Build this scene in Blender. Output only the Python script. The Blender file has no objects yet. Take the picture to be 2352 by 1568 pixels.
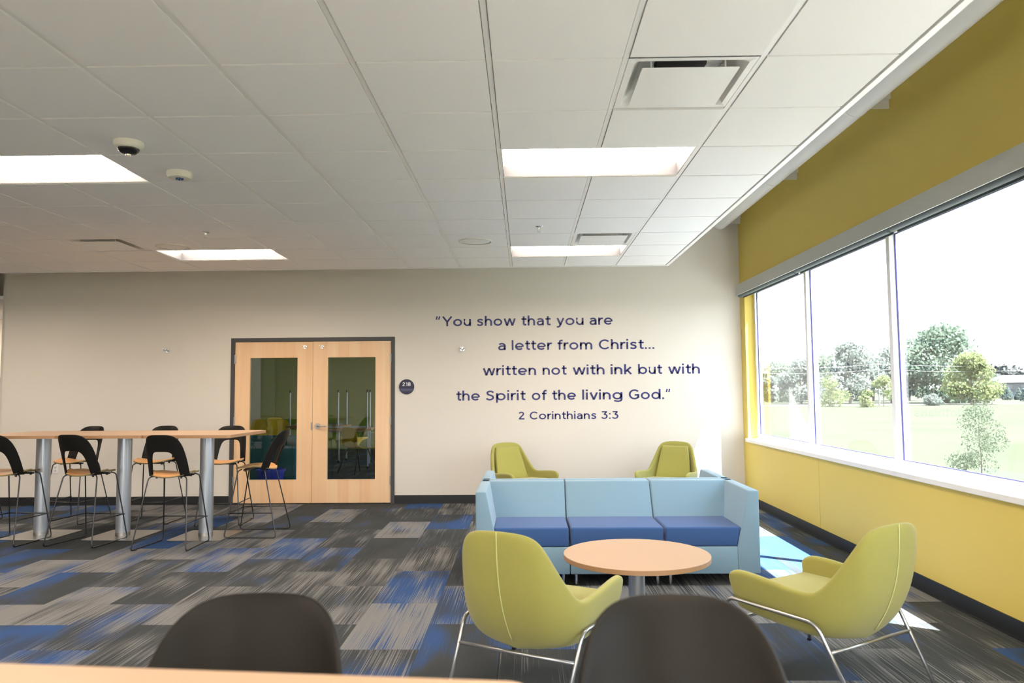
import bpy, bmesh, math, random, os
from mathutils import Vector, Matrix
from math import sin, cos, pi, radians

# ------------------------------------------------------------------ camera, world, sun
S = bpy.context.scene
COL = S.collection
R = random.Random(7)

YAW, PITCH, ROLL = -0.0169, 0.0666, -0.0081
fw = Vector((sin(YAW) * cos(PITCH), cos(YAW) * cos(PITCH), sin(PITCH)))
rt = Vector((cos(YAW), -sin(YAW), 0))
up = rt.cross(fw)
r2 = rt * cos(ROLL) + up * sin(ROLL)
u2 = -rt * sin(ROLL) + up * cos(ROLL)
cam_d = bpy.data.cameras.new('camera')
cam = bpy.data.objects.new('camera', cam_d)
COL.objects.link(cam)
M = Matrix((r2, u2, -fw)).transposed().to_4x4()
M.translation = Vector((0, 0, 1.4532))
cam.matrix_world = M
cam_d.sensor_width = 36
cam_d.lens = 36 * 1700 / 2352
cam_d.clip_start = 0.02
cam_d.clip_end = 3000
cam_d.dof.use_dof = True
cam_d.dof.focus_distance = 7.5
cam_d.dof.aperture_fstop = 3.5
S.camera = cam

S.view_settings.view_transform = 'Standard'
S.view_settings.look = 'None'
S.view_settings.gamma = 1
S.view_settings.use_curve_mapping = False
S.view_settings.exposure = 2.0
S.cycles.use_denoising = True
S.cycles.max_bounces = 10
S.cycles.diffuse_bounces = 6
S.cycles.transparent_max_bounces = 24
S.cycles.sample_clamp_indirect = 10
S.cycles.caustics_reflective = False
S.cycles.caustics_refractive = False

W = bpy.data.worlds.new('sky')
S.world = W
W.use_nodes = True
nt = W.node_tree
nt.nodes.clear()
wo = nt.nodes.new('ShaderNodeOutputWorld')
bg = nt.nodes.new('ShaderNodeBackground')
tc = nt.nodes.new('ShaderNodeTexCoord')
sp = nt.nodes.new('ShaderNodeSeparateXYZ')
cr = nt.nodes.new('ShaderNodeValToRGB')
cr.color_ramp.elements[0].position = 0.0
cr.color_ramp.elements[0].color = (1.0, 1.0, 1.0, 1)
cr.color_ramp.elements[1].position = 0.8
cr.color_ramp.elements[1].color = (0.74, 0.88, 1.0, 1)
nt.links.new(tc.outputs['Generated'], sp.inputs[0])
nt.links.new(sp.outputs['Z'], cr.inputs[0])
nt.links.new(cr.outputs[0], bg.inputs[0])
nt.links.new(bg.outputs[0], wo.inputs[0])
bg.inputs[1].default_value = 1.55

SUN = Vector((-1.0, 0.65, -2.45))
sd = bpy.data.lights.new('sun', 'SUN')
sd.energy = 17
sd.angle = 0.012
sd.color = (1.0, 0.96, 0.90)
so = bpy.data.objects.new('sun', sd)
COL.objects.link(so)
so.rotation_euler = SUN.to_track_quat('-Z', 'Y').to_euler()
so.location = (12, -8, 25)

LAMP = 6.8          # radiance of the ceiling light lenses
LAMP_COL = (1.0, 0.82, 0.65)

# ------------------------------------------------------------------ materials
def new_mat(name):
    m = bpy.data.materials.new(name)
    m.use_nodes = True
    return m, m.node_tree, m.node_tree.nodes['Principled BSDF']


def mat(name, col, rough=.6, metal=0.0, noise=None, bump=None, spec=None, sheen=0, coat=0):
    """noise=(scale, amount[, stretch xyz]); bump=(scale, strength)"""
    m, t, b = new_mat(name)
    b.inputs['Base Color'].default_value = (*col, 1)
    b.inputs['Roughness'].default_value = rough
    b.inputs['Metallic'].default_value = metal
    if spec is not None:
        b.inputs['Specular IOR Level'].default_value = spec
    if sheen:
        b.inputs['Sheen Weight'].default_value = sheen
        b.inputs['Sheen Roughness'].default_value = .5
    if coat:
        b.inputs['Coat Weight'].default_value = coat
    if noise or bump:
        tc = t.nodes.new('ShaderNodeTexCoord')
    if noise:
        mp = t.nodes.new('ShaderNodeMapping')
        if len(noise) > 2:
            mp.inputs['Scale'].default_value = noise[2]
        n = t.nodes.new('ShaderNodeTexNoise')
        n.inputs['Scale'].default_value = noise[0]
        n.inputs['Detail'].default_value = 4
        t.links.new(tc.outputs['Object'], mp.inputs[0])
        t.links.new(mp.outputs[0], n.inputs['Vector'])
        mx = t.nodes.new('ShaderNodeMix')
        mx.data_type = 'RGBA'
        a = noise[1]
        mx.inputs[6].default_value = (*[max(0, c * (1 - a)) for c in col], 1)
        mx.inputs[7].default_value = (*[min(1, c * (1 + a)) for c in col], 1)
        t.links.new(n.outputs[0], mx.inputs[0])
        t.links.new(mx.outputs[2], b.inputs['Base Color'])
    if bump:
        n = t.nodes.new('ShaderNodeTexNoise')
        n.inputs['Scale'].default_value = bump[0]
        n.inputs['Detail'].default_value = 3
        t.links.new(tc.outputs['Object'], n.inputs['Vector'])
        bp = t.nodes.new('ShaderNodeBump')
        bp.inputs['Strength'].default_value = bump[1]
        bp.inputs['Distance'].default_value = .002
        t.links.new(n.outputs[0], bp.inputs['Height'])
        t.links.new(bp.outputs[0], b.inputs['Normal'])
    return m


def wood(name, c1, c2, rough=.4, axis=2, scale=9, bands=0.0):
    """grain runs along the given axis"""
    m, t, b = new_mat(name)
    tc = t.nodes.new('ShaderNodeTexCoord')
    mp = t.nodes.new('ShaderNodeMapping')
    s = [1, 1, 1]
    s[axis] = .07
    mp.inputs['Scale'].default_value = s
    t.links.new(tc.outputs['Object'], mp.inputs[0])
    n = t.nodes.new('ShaderNodeTexNoise')
    n.inputs['Scale'].default_value = scale
    n.inputs['Detail'].default_value = 5
    n.inputs['Distortion'].default_value = .6
    t.links.new(mp.outputs[0], n.inputs['Vector'])
    mx = t.nodes.new('ShaderNodeMix')
    mx.data_type = 'RGBA'
    mx.inputs[6].default_value = (*c1, 1)
    mx.inputs[7].default_value = (*c2, 1)
    fac = n.outputs[0]
    if bands:
        sx = t.nodes.new('ShaderNodeSeparateXYZ')
        t.links.new(tc.outputs['Object'], sx.inputs[0])
        q = t.nodes.new('ShaderNodeMath'); q.operation = 'MULTIPLY'; q.inputs[1].default_value = 1 / bands
        t.links.new(sx.outputs[0], q.inputs[0])
        f = t.nodes.new('ShaderNodeMath'); f.operation = 'FLOOR'
        t.links.new(q.outputs[0], f.inputs[0])
        wn = t.nodes.new('ShaderNodeTexWhiteNoise'); wn.noise_dimensions = '1D'
        t.links.new(f.outputs[0], wn.inputs['W'])
        a = t.nodes.new('ShaderNodeMath'); a.operation = 'MULTIPLY_ADD'
        a.inputs[1].default_value = .45
        t.links.new(wn.outputs[0], a.inputs[0])
        a2 = t.nodes.new('ShaderNodeMath'); a2.operation = 'SUBTRACT'; a2.inputs[1].default_value = .22
        t.links.new(n.outputs[0], a2.inputs[0])
        t.links.new(a2.outputs[0], a.inputs[2])
        fac = a.outputs[0]
    t.links.new(fac, mx.inputs[0])
    t.links.new(mx.outputs[2], b.inputs['Base Color'])
    b.inputs['Roughness'].default_value = rough
    return m


def pane_mat(name, tint, refl=1.0, rough=0.0):
    m, t, b = new_mat(name)
    t.nodes.remove(b)
    out = t.nodes['Material Output']
    tr = t.nodes.new('ShaderNodeBsdfTransparent')
    tr.inputs[0].default_value = (*tint, 1)
    gl = t.nodes.new('ShaderNodeBsdfGlossy')
    gl.inputs[0].default_value = (1, 1, 1, 1)
    gl.inputs['Roughness'].default_value = rough
    fr = t.nodes.new('ShaderNodeLayerWeight')
    fr.inputs['Blend'].default_value = .5
    pw = t.nodes.new('ShaderNodeMath'); pw.operation = 'POWER'; pw.inputs[1].default_value = 5
    mu = t.nodes.new('ShaderNodeMath'); mu.operation = 'MULTIPLY_ADD'; mu.inputs[1].default_value = .96 * refl
    mu.inputs[2].default_value = .042 * refl
    mx = t.nodes.new('ShaderNodeMixShader')
    t.links.new(fr.outputs['Facing'], pw.inputs[0])
    t.links.new(pw.outputs[0], mu.inputs[0])
    t.links.new(mu.outputs[0], mx.inputs[0])
    t.links.new(tr.outputs[0], mx.inputs[1])
    t.links.new(gl.outputs[0], mx.inputs[2])
    t.links.new(mx.outputs[0], out.inputs[0])
    return m


def emit(name, col, s):
    m, t, b = new_mat(name)
    b.inputs['Base Color'].default_value = (.9, .9, .9, 1)
    b.inputs['Emission Color'].default_value = (*col, 1)
    b.inputs['Emission Strength'].default_value = s
    return m


def carpet_mat():
    m, t, b = new_mat('carpet')
    L = t.links.new
    tc = t.nodes.new('ShaderNodeTexCoord')
    oi = t.nodes.new('ShaderNodeObjectInfo')

    def math_(op, a, b_=None, c=None):
        n = t.nodes.new('ShaderNodeMath'); n.operation = op
        for k, v in enumerate((a, b_, c)):
            if v is None: continue
            if isinstance(v, (int, float)): n.inputs[k].default_value = v
            else: L(v, n.inputs[k])
        return n.outputs[0]
    rnd = oi.outputs['Random']
    sep = t.nodes.new('ShaderNodeSeparateXYZ')
    L(tc.outputs['Object'], sep.inputs[0])
    x, y = sep.outputs[0], sep.outputs[1]

    def noise(sx, sy, off, det=2):
        cb = t.nodes.new('ShaderNodeCombineXYZ')
        L(math_('MULTIPLY_ADD', x, sx, math_('MULTIPLY', rnd, off)), cb.inputs[0])
        L(math_('MULTIPLY_ADD', y, sy, math_('MULTIPLY', rnd, off * 1.7)), cb.inputs[1])
        n = t.nodes.new('ShaderNodeTexNoise')
        n.inputs['Scale'].default_value = 1
        n.inputs['Detail'].default_value = det
        L(cb.outputs[0], n.inputs['Vector'])
        return n.outputs[0]
    broad = noise(4.5, 1.6, 97, 1)
    broad2 = noise(3.4, 1.5, 331, 1)
    streak = noise(240, 1.2, 53, 3)
    grain = noise(420, 300, 11, 2)
    # tile type from the object's random value
    ty = math_('FRACT', math_('MULTIPLY', rnd, 13.7))
    ty2 = math_('FRACT', math_('MULTIPLY', rnd, 41.3))
    s5 = math_('MULTIPLY', math_('SUBTRACT', streak, .5), 1.9)
    # light yarn amount
    lf = math_('ADD', math_('ADD', broad, s5), math_('MULTIPLY', math_('SUBTRACT', ty, .5), .75))
    r1 = t.nodes.new('ShaderNodeValToRGB')
    r1.color_ramp.elements[0].position = .58
    r1.color_ramp.elements[1].position = .72
    L(lf, r1.inputs[0])
    # blue amount
    bf = math_('ADD', math_('ADD', broad2, math_('MULTIPLY', s5, .30)), math_('MULTIPLY', math_('SUBTRACT', ty2, .5), .62))
    r3 = t.nodes.new('ShaderNodeValToRGB')
    r3.color_ramp.elements[0].position = .51
    r3.color_ramp.elements[1].position = .72
    L(bf, r3.inputs[0])

    def mix(f, a, b_):
        n = t.nodes.new('ShaderNodeMix'); n.data_type = 'RGBA'
        L(f, n.inputs[0])
        for k, v in ((6, a), (7, b_)):
            if isinstance(v, tuple): n.inputs[k].default_value = (*v, 1)
            else: L(v, n.inputs[k])
        return n.outputs[2]
    dark = mix(broad2, (.032, .038, .044), (.070, .077, .080))
    c = mix(r3.outputs[0], dark, (.035, .082, .215))
    c = mix(r1.outputs[0], c, (.200, .202, .206))
    g = t.nodes.new('ShaderNodeMapRange')
    g.inputs['From Min'].default_value = .3; g.inputs['From Max'].default_value = .7
    g.inputs['To Min'].default_value = .62; g.inputs['To Max'].default_value = 1.38
    L(grain, g.inputs[0])
    mu = t.nodes.new('ShaderNodeMix'); mu.data_type = 'RGBA'; mu.blend_type = 'MULTIPLY'
    mu.inputs[0].default_value = 1
    L(c, mu.inputs[6]); L(g.outputs[0], mu.inputs[7])
    L(mu.outputs[2], b.inputs['Base Color'])
    b.inputs['Roughness'].default_value = .95
    b.inputs['Specular IOR Level'].default_value = .15
    bp = t.nodes.new('ShaderNodeBump'); bp.inputs['Strength'].default_value = .5
    bp.inputs['Distance'].default_value = .003
    L(streak, bp.inputs['Height']); L(bp.outputs[0], b.inputs['Normal'])
    return m


def leafy(name, col):
    m, t, b = new_mat(name)
    t.nodes.remove(b)
    d = t.nodes.new('ShaderNodeBsdfDiffuse'); d.inputs[0].default_value = (*col, 1)
    r = t.nodes.new('ShaderNodeBsdfTranslucent'); r.inputs[0].default_value = (*col, 1)
    x = t.nodes.new('ShaderNodeMixShader'); x.inputs[0].default_value = .45
    t.links.new(d.outputs[0], x.inputs[1]); t.links.new(r.outputs[0], x.inputs[2])
    t.links.new(x.outputs[0], t.nodes['Material Output'].inputs[0])
    return m


MT = dict(
    carpet=carpet_mat(),
    wall=mat('wall_paint', (.74, .70, .64), .75, bump=(90, .08)),
    yellow=mat('yellow_paint', (.70, .545, .12), .6, bump=(90, .08)),
    deck=mat('deck_paint', (.82, .82, .76), .8),
    tile=mat('ceiling_tile', (.88, .88, .87), .9, noise=(160, .04), bump=(260, .25)),
    white=mat('white_metal', (.82, .82, .80), .35),
    whitem=mat('white_matt', (.82, .82, .79), .6),
    frame=mat('window_frame', (.80, .81, .84), .35),
    framedark=mat('window_gasket', (.02, .02, .12), .4),
    black=mat('rubber_base', (.012, .013, .014), .45),
    charcoal=mat('charcoal_plastic', (.011, .0105, .0095), .42, bump=(900, .05), spec=.16),
    wire=mat('gunmetal', (.075, .075, .08), .35, 1.0),
    silver=mat('silver_paint', (.50, .54, .60), .33, .75),
    steel=mat('brushed_steel', (.40, .39, .38), .33, 1.0, noise=(60, .1)),
    chrome=mat('chrome', (.75, .75, .75), .15, 1.0),
    frame_silver=mat('satin_tube', (.46, .47, .50), .28, .9),
    green=mat('green_fabric', (.345, .328, .078), .9, noise=(350, .10), bump=(700, .35), sheen=.25),
    piping=mat('green_piping', (.62, .66, .30), .8),
    blue=mat('light_blue_fabric', (.20, .33, .44), .85, noise=(400, .05), bump=(800, .25), sheen=.2),
    navy=mat('blue_fabric', (.030, .092, .27), .85, noise=(400, .08), bump=(800, .25), sheen=.15),
    top=wood('laminate', (.46, .31, .20), (.50, .35, .235), .42, axis=0, scale=6),
    topedge=wood('laminate_edge', (.46, .26, .13), (.52, .31, .17), .45, axis=0, scale=14),
    seatwood=wood('seat_veneer', (.62, .30, .11), (.72, .40, .17), .4, axis=1, scale=12),
    plyedge=mat('ply_edge', (.30, .22, .10), .6),
    door=wood('maple_veneer', (.80, .49, .26), (.90, .66, .42), .35, axis=2, scale=11, bands=.145),
    dframe=mat('door_frame_paint', (.055, .055, .060), .5),
    reveal=mat('pale_wood', (.85, .66, .35), .5),
    letter=mat('navy_vinyl', (.022, .024, .15), .35),
    signm=mat('navy_sign', (.012, .010, .05), .4),
    signw=mat('sign_white', (.85, .85, .88), .5),
    glass=pane_mat('window_glass', (.90, .93, .95), .9),
    dglass=pane_mat('door_glass', (.72, .76, .74), .8),
    lens=emit('light_lens', LAMP_COL, LAMP),
    dim_housing=mat('dimmed_housing', (.066, .070, .082), .6),  # white recess sides darkened in colour to offset the strong lens light
    tee=mat('shaded_tee', (.34, .34, .33), .6),  # tee greyed to stand for the shadow in the tile gaps
    off=mat('ivory_plastic', (.72, .71, .62), .5),
    darklens=mat('dark_dome', (.01, .01, .012), .08),
    duct=mat('duct_shade', (.02, .02, .025), .7),
    room_green=mat('green_paint', (.27, .34, .05), .7),
    room_yellow=mat('yellow_plastic', (.80, .55, .02), .4),
    teal=mat('teal_fabric', (.01, .15, .21), .85),
    bin=mat('blue_plastic', (.02, .05, .60), .4),
    grass=mat('meadow_grass', (.050, .056, .040), 1.0, noise=(.06, .22), spec=0),
    lawn=mat('mown_grass', (.054, .058, .047), 1.0, noise=(.1, .1), spec=0),
    concrete=mat('concrete', (.20, .195, .18), .9, noise=(1.5, .08)),
    road=mat('pale_road', (.085, .08, .078), .9, spec=0),
    leafA=leafy('leaf_deep', (.145, .190, .145)),  # leaf colours lightened in place of distance haze
    leafB=leafy('leaf_yellow_green', (.195, .225, .11)),
    leafC=leafy('leaf_mid', (.165, .20, .155)),
    leafD=leafy('leaf_haze', (.185, .21, .19)),
    leafS=leafy('leaf_sapling', (.085, .11, .07)),
    conifer=leafy('conifer_green', (.13, .165, .15)),
    bark=mat('bark', (.15, .12, .10), .9),
    siding=mat('siding_grey', (.10, .10, .105), .8),
    sidingw=mat('siding_white', (.19, .19, .19), .8),
    roof=mat('roof_shingle', (.08, .075, .08), .9),
    pane=mat('far_window', (.10, .11, .13), .2),
    pole=mat('utility_pole', (.2, .19, .18), .9),
)

# ------------------------------------------------------------------ geometry helpers
def BM():
    return bmesh.new()


def box(bm, x0, x1, y0, y1, z0, z1, bev=0, seg=2):
    vs = [bm.verts.new(v) for v in ((x0, y0, z0), (x1, y0, z0), (x1, y1, z0), (x0, y1, z0),
                                    (x0, y0, z1), (x1, y0, z1), (x1, y1, z1), (x0, y1, z1))]
    fs = [bm.faces.new([vs[i] for i in f]) for f in
          ((3, 2, 1, 0), (4, 5, 6, 7), (0, 1, 5, 4), (1, 2, 6, 5), (2, 3, 7, 6), (3, 0, 4, 7))]
    if bev:
        es = list({e for f in fs for e in f.edges})
        bmesh.ops.bevel(bm, geom=es, offset=bev, segments=seg, profile=.5, affect='EDGES')
    return bm


def prism(bm, pts, axis, a, b, bev=0, seg=2):
    """extrude polygon pts (2-D, in the two remaining axes in order) along axis from a to b"""
    def mk(p, t):
        v = list(p)
        v.insert(axis, t)
        return bm.verts.new(v)
    A = [mk(p, a) for p in pts]
    B = [mk(p, b) for p in pts]
    n = len(pts)
    fs = [bm.faces.new(A[::-1]), bm.faces.new(B)]
    for i in range(n):
        j = (i + 1) % n
        fs.append(bm.faces.new((A[i], A[j], B[j], B[i])))
    bmesh.ops.recalc_face_normals(bm, faces=fs)
    if bev:
        es = list({e for f in fs for e in f.edges})
        bmesh.ops.bevel(bm, geom=es, offset=bev, segments=seg, profile=.5, affect='EDGES')
    return bm


def rrect(x0, x1, y0, y1, r, n=6):
    out = []
    for cx, cy, a0 in ((x1 - r, y1 - r, 0), (x0 + r, y1 - r, 90), (x0 + r, y0 + r, 180), (x1 - r, y0 + r, 270)):
        for k in range(n + 1):
            a = radians(a0 + 90 * k / n)
            out.append((cx + r * cos(a), cy + r * sin(a)))
    return out


def disc(cx, cy, r, n=48):
    return [(cx + r * cos(2 * pi * k / n), cy + r * sin(2 * pi * k / n)) for k in range(n)]


def fillet(pts, r, n=6):
    pts = [Vector(p) for p in pts]
    out = [pts[0]]
    for i in range(1, len(pts) - 1):
        a, b, c = pts[i - 1], pts[i], pts[i + 1]
        d1, d2 = (a - b), (c - b)
        rr = min(r, d1.length * .49, d2.length * .49)
        p, q = b + d1.normalized() * rr, b + d2.normalized() * rr
        for k in range(n + 1):
            t = k / n
            out.append(p * (1 - t) ** 2 + b * 2 * t * (1 - t) + q * t * t)
    out.append(pts[-1])
    return out


def tube(bm, pts, r, n=10, closed=False):
    pts = [Vector(p) for p in pts]
    rings = []
    N = len(pts)
    prev = None
    for i, p in enumerate(pts):
        if closed:
            t = (pts[(i + 1) % N] - pts[i - 1]).normalized()
        else:
            t = (pts[min(i + 1, N - 1)] - pts[max(i - 1, 0)]).normalized()
        if prev is None:
            h = Vector((0, 0, 1)) if abs(t.z) < .9 else Vector((1, 0, 0))
            u = t.cross(h).normalized()
        else:
            u = (prev - t * prev.dot(t)).normalized()
        prev = u
        v = t.cross(u)
        rr = r[i] if isinstance(r, (list, tuple)) else r
        rings.append([bm.verts.new(p + u * rr * cos(2 * pi * k / n) + v * rr * sin(2 * pi * k / n)) for k in range(n)])
    m = N if closed else N - 1
    for i in range(m):
        A, B = rings[i], rings[(i + 1) % N]
        for k in range(n):
            bm.faces.new((A[k], A[(k + 1) % n], B[(k + 1) % n], B[k]))
    if not closed:
        bm.faces.new(rings[0][::-1])
        bm.faces.new(rings[-1])
    return bm


def lathe(bm, prof, n=32, c=(0, 0, 0)):
    rings = []
    for r, z in prof:
        if r < 1e-6:
            rings.append([bm.verts.new((c[0], c[1], c[2] + z))])
        else:
            rings.append([bm.verts.new((c[0] + r * cos(2 * pi * k / n), c[1] + r * sin(2 * pi * k / n), c[2] + z)) for k in range(n)])
    for A, B in zip(rings, rings[1:]):
        for k in range(n):
            a = [A[k % len(A)], A[(k + 1) % len(A)]] if len(A) > 1 else [A[0]]
            b = [B[(k + 1) % len(B)], B[k % len(B)]] if len(B) > 1 else [B[0]]
            if len(a) + len(b) > 2:
                bm.faces.new(a + b)
    bmesh.ops.recalc_face_normals(bm, faces=bm.faces[:])
    return bm


def mesh_of(name, bm, m, smooth=None, mats=None):
    me = bpy.data.meshes.new(name)
    bmesh.ops.recalc_face_normals(bm, faces=bm.faces[:])
    bm.to_mesh(me)
    bm.free()
    for q in (mats or [m]):
        me.materials.append(q)
    if smooth is not None:
        me.shade_smooth()
        if smooth > 0:
            me.set_sharp_from_angle(angle=radians(smooth))
    return me


def obj(name, bm, m, parent=None, smooth=None, loc=None, rot=None, mesh=None):
    me = mesh or mesh_of(name, bm, m, smooth)
    o = bpy.data.objects.new(name, me)
    COL.objects.link(o)
    if parent is not None:
        o.parent = parent
    if loc is not None:
        o.location = loc
    if rot is not None:
        o.rotation_euler = rot
    return o


def tag(o, label, cat, group=None, kind=None):
    o['label'] = label
    o['category'] = cat
    if group: o['group'] = group
    if kind: o['kind'] = kind
    return o


def thing(name, label, cat, loc=(0, 0, 0), rz=0, group=None):
    o = bpy.data.objects.new(name, None)
    o.empty_display_size = .1
    COL.objects.link(o)
    o.location = loc
    o.rotation_euler = (0, 0, rz)
    return tag(o, label, cat, group)


def struct(name, bm, m, parent=None, label=None, smooth=None):
    o = obj(name, bm, m, parent, smooth)
    if parent is None:
        o['kind'] = 'structure'
        if label:
            o['label'] = label
    return o


def struct_empty(name, loc=(0, 0, 0), label=None):
    o = bpy.data.objects.new(name, None)
    COL.objects.link(o)
    o.location = loc
    o['kind'] = 'structure'
    if label: o['label'] = label
    return o


def copy_tree(o, parent=None):
    c = o.copy()
    COL.objects.link(c)
    c.parent = parent
    for ch in list(o.children):
        copy_tree(ch, c)
    return c


def place(proto, used, loc, rz, label):
    o = proto if not used else copy_tree(proto)
    o.location = loc
    o.rotation_euler = (0, 0, rz)
    o['label'] = label
    return o


# ------------------------------------------------------------------ the shell of the room
YW = 9.747            # end wall
XR = 2.844            # window wall
CZ = 2.926            # suspended ceiling height
DECK = 4.02
XL, YB = -13.0, -7.5  # unseen left and rear walls
T = .6096
X0, Y0 = -.147, 3.20  # a grid crossing of the ceiling

# end wall, with the opening of the double door
DX0, DX1, DZ = -3.892, -1.715, 2.18
b = BM()
box(b, -6.952, DX0, YW, YW + .16, 0, DECK)
box(b, DX1, XR + .16, YW, YW + .16, 0, DECK)
box(b, DX0, DX1, YW, YW + .16, DZ, DECK)
struct('wall_back', b, MT['wall'], label='off-white end wall carrying the lettering and the double door')

# window wall: two openings in this room, one in the room behind the end wall
WZ0, WZ1 = .80, 2.74
WY = [(4.17, 9.55), (-2.3, 3.05)]
XO = XR + .20
b = BM()
box(b, XR, XO, -7.66, 19.2, WZ1, DECK)
box(b, XR, XO, WY[0][1], 10.4, WZ0, WZ1)
box(b, XR, XO, WY[1][1], WY[0][0], WZ0, WZ1)
box(b, XR, XO, -7.66, WY[1][0], WZ0, WZ1)
box(b, XR, XO, 18.4, 19.2, WZ0, WZ1)
box(b, XR + .012, XO, -7.66, 19.2, -.2, WZ0)
wr = struct('wall_right', b, MT['yellow'], label='yellow wall with the long window')
for y0, y1 in ((7.306, YW - .002), (3.6, 7.300), (-.1, 3.594), (-3.8, -.106), (-7.5, -3.806)):
    obj('panel', box(BM(), XR, XR + .0115, y0, y1, .0, WZ0 - .02), MT['yellow'], wr)

b = BM()
box(b, XL - .15, XL, YB - .15, 13.2, 0, DECK)
struct('wall_left', b, MT['wall'])
b = BM()
box(b, XL - .15, XR + .012, YB - .15, YB, 0, .3)
box(b, XL - .15, XR + .012, YB - .15, YB, 2.85, DECK)
for x0, x1 in ((XL - .15, XL + .6), (-10.4, -5.2), (-2.9, -2.6), (XR - .5, XR + .012)):
    box(b, x0, x1, YB - .15, YB, .3, 2.85)
struct('wall_front', b, MT['wall'], label='rear wall behind the viewpoint with three unseen windows added for light')
for k, (x0, x1) in enumerate(((XL + .6, -10.4), (-5.2, -2.9), (-2.6, XR - .5))):
    struct('window_%d' % (4 + k), box(BM(), x0, x1, YB - .08, YB - .076, .3, 2.85), MT['glass'])  # unseen rear glazing added to brighten walls and ceiling
# passage beyond the left end of the end wall
b = BM()
box(b, XL, -6.952, 12.6, 12.75, 0, DECK)
struct('wall_passage', b, MT['wall'])
struct('trim_passage', box(BM(), -12.0, -8.6, 12.50, 12.595, 0, 1.75), MT['dframe'])
b = BM()
box(b, -7.10, -6.952, YW + .16, 12.6, 0, DECK)
struct('wall_passage_side', b, MT['wall'])

b = BM()
box(b, XL - .15, XO, YB - .15, 19.2, DECK, DECK + .15)
struct('ceiling_deck', b, MT['deck'], label='painted roof deck above the hanging ceiling')

# floor slab and carpet tiles
fl = struct('floor', box(BM(), XL - .15, XO, YB - .15, 19.2, -.2, -.006), MT['carpet'],
            label='striped blue and grey carpet tile floor')
struct('floor_bounce', box(BM(), XL, XR - .01, YB, .1, -.006, 0), mat('pale_bounce', (.54, .53, .51), .5), label='unseen pale floor added behind the viewpoint for bounced light')  # pale area out of view, added to bounce light to the ceiling
TW, TL = .457, .914
cache = {}
nt_ = 0
for k in range(40):
    x1 = XR - .0 - TW * k + .2
    x0 = x1 - TW
    for j in range(-1, 12):
        y0 = 2.45 + TL * j + (TL / 2 if k % 2 else 0)
        y1 = y0 + TL
        a0, a1, c0, c1 = max(x0, -8.2), min(x1, XR - .001), max(y0, 2.9), min(y1, YW - .001)
        if a1 - a0 < .03 or c1 - c0 < .03: continue
        # only what the photograph can see
        if a1 < -.78 * c1 - .3 or a0 > .75 * c1 + .3: continue
        key = (round(a1 - a0, 3), round(c1 - c0, 3), round((a0 + a1) / 2 - (x0 + x1) / 2, 3), round((c0 + c1) / 2 - (y0 + y1) / 2, 3))
        if key not in cache:
            w, l = a1 - a0, c1 - c0
            cache[key] = mesh_of('carpet_tile', box(BM(), -w / 2 + .0006, w / 2 - .0006, -l / 2 + .0006, l / 2 - .0006, -.006, 0), MT['carpet'])
        obj('carpet_tile', None, None, fl, loc=((a0 + a1) / 2, (c0 + c1) / 2, 0), mesh=cache[key])
        nt_ += 1

# black rubber base
def base(name, x0, x1, y0, y1, face):
    b = BM()
    box(b, x0, x1, y0, y1, 0, .108)
    if face == 'y':
        box(b, x0, x1, y0 - .012, y0, 0, .006)
    else:
        box(b, x0 - .012, x0, y0, y1, 0, .006)
    return struct(name, b, MT['black'], label='black rubber baseboard')
base('baseboard_back', -6.952, DX0 - .002, YW - .008, YW - .0005, 'y')
base('baseboard_back', DX1 + .002, XR - .01, YW - .008, YW - .0005, 'y')
base('baseboard_right', XR - .009, XR - .0005, YB, YW - .01, 'x')

# ------------------------------------------------------------------ hanging ceiling
NX0, NX1, NY0 = -12, 3, -3         # cells; x right edge is index 3
XE, YE = X0 + 3 * T, 8.69
LIGHTS = [(0, 2), (-6, 2), (0, 7), (-6, 7), (-12, 2), (-12, 7)]  # last two are unseen, added to light the left wall
DIFF = [(1, 0), (1, 6), (-7, 6)]
ce = struct_empty('ceiling', (0, 0, CZ), 'hanging white tile ceiling that stops short of both walls')
skip = set()
for i, j in LIGHTS:
    skip |= {(i, j), (i + 1, j)}
for c in DIFF:
    skip.add(c)
tcache = {}
def tile_mesh(w, l):
    key = (round(w, 4), round(l, 4))
    if key not in tcache:
        tcache[key] = mesh_of('ceiling_tile', box(BM(), -w / 2, w / 2, -l / 2, l / 2, -.006, .012), MT['tile'])
    return tcache[key]
G = .0158
for i in range(NX0, NX1):
    for j in range(NY0, 9):
        if (i, j) in skip: continue
        x0, x1 = X0 + i * T + G, X0 + (i + 1) * T - G
        y0, y1 = Y0 + j * T + .0085, min(Y0 + (j + 1) * T, YE) - .0085
        if y1 < 1.6: continue
        obj('ceiling_tile', None, None, ce, loc=((x0 + x1) / 2, (y0 + y1) / 2, 0), mesh=tile_mesh(x1 - x0, y1 - y0))
XW = X0 + NX0 * T
yr = Y0 + NY0 * T
for i in range(NX0, NX1):
    x = X0 + i * T
    b = BM()
    segs = [(yr, YE)]
    for (li, lj) in LIGHTS:
        if i == li + 1:
            y0, y1 = Y0 + lj * T, Y0 + (lj + 1) * T
            new = []
            for a, c in segs:
                new += [(a, y0), (y1, c)] if a < y0 and y1 < c else [(a, c)]
            segs = new
    for a, c in segs:
        box(b, x - .012, x + .012, a, c, -.001, .03)
    obj('grid_rail', b, MT['white'], ce)
for j in range(NY0 + 1, 10):
    y = Y0 + j * T
    if y > YE - .03: continue
    b = BM()
    for i in range(NX0, NX1):
        xa, xb = X0 + i * T + .012, X0 + (i + 1) * T - .012
        box(b, xa, xb, y - .012, y + .012, .0125, .035)
    obj('cross_tee', b, MT['tee'], ce)
obj('edge_trim', box(BM(), XE - .004, XE + .03, -7.0, YE + .03, -.012, .085), MT['white'], ce)
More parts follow.
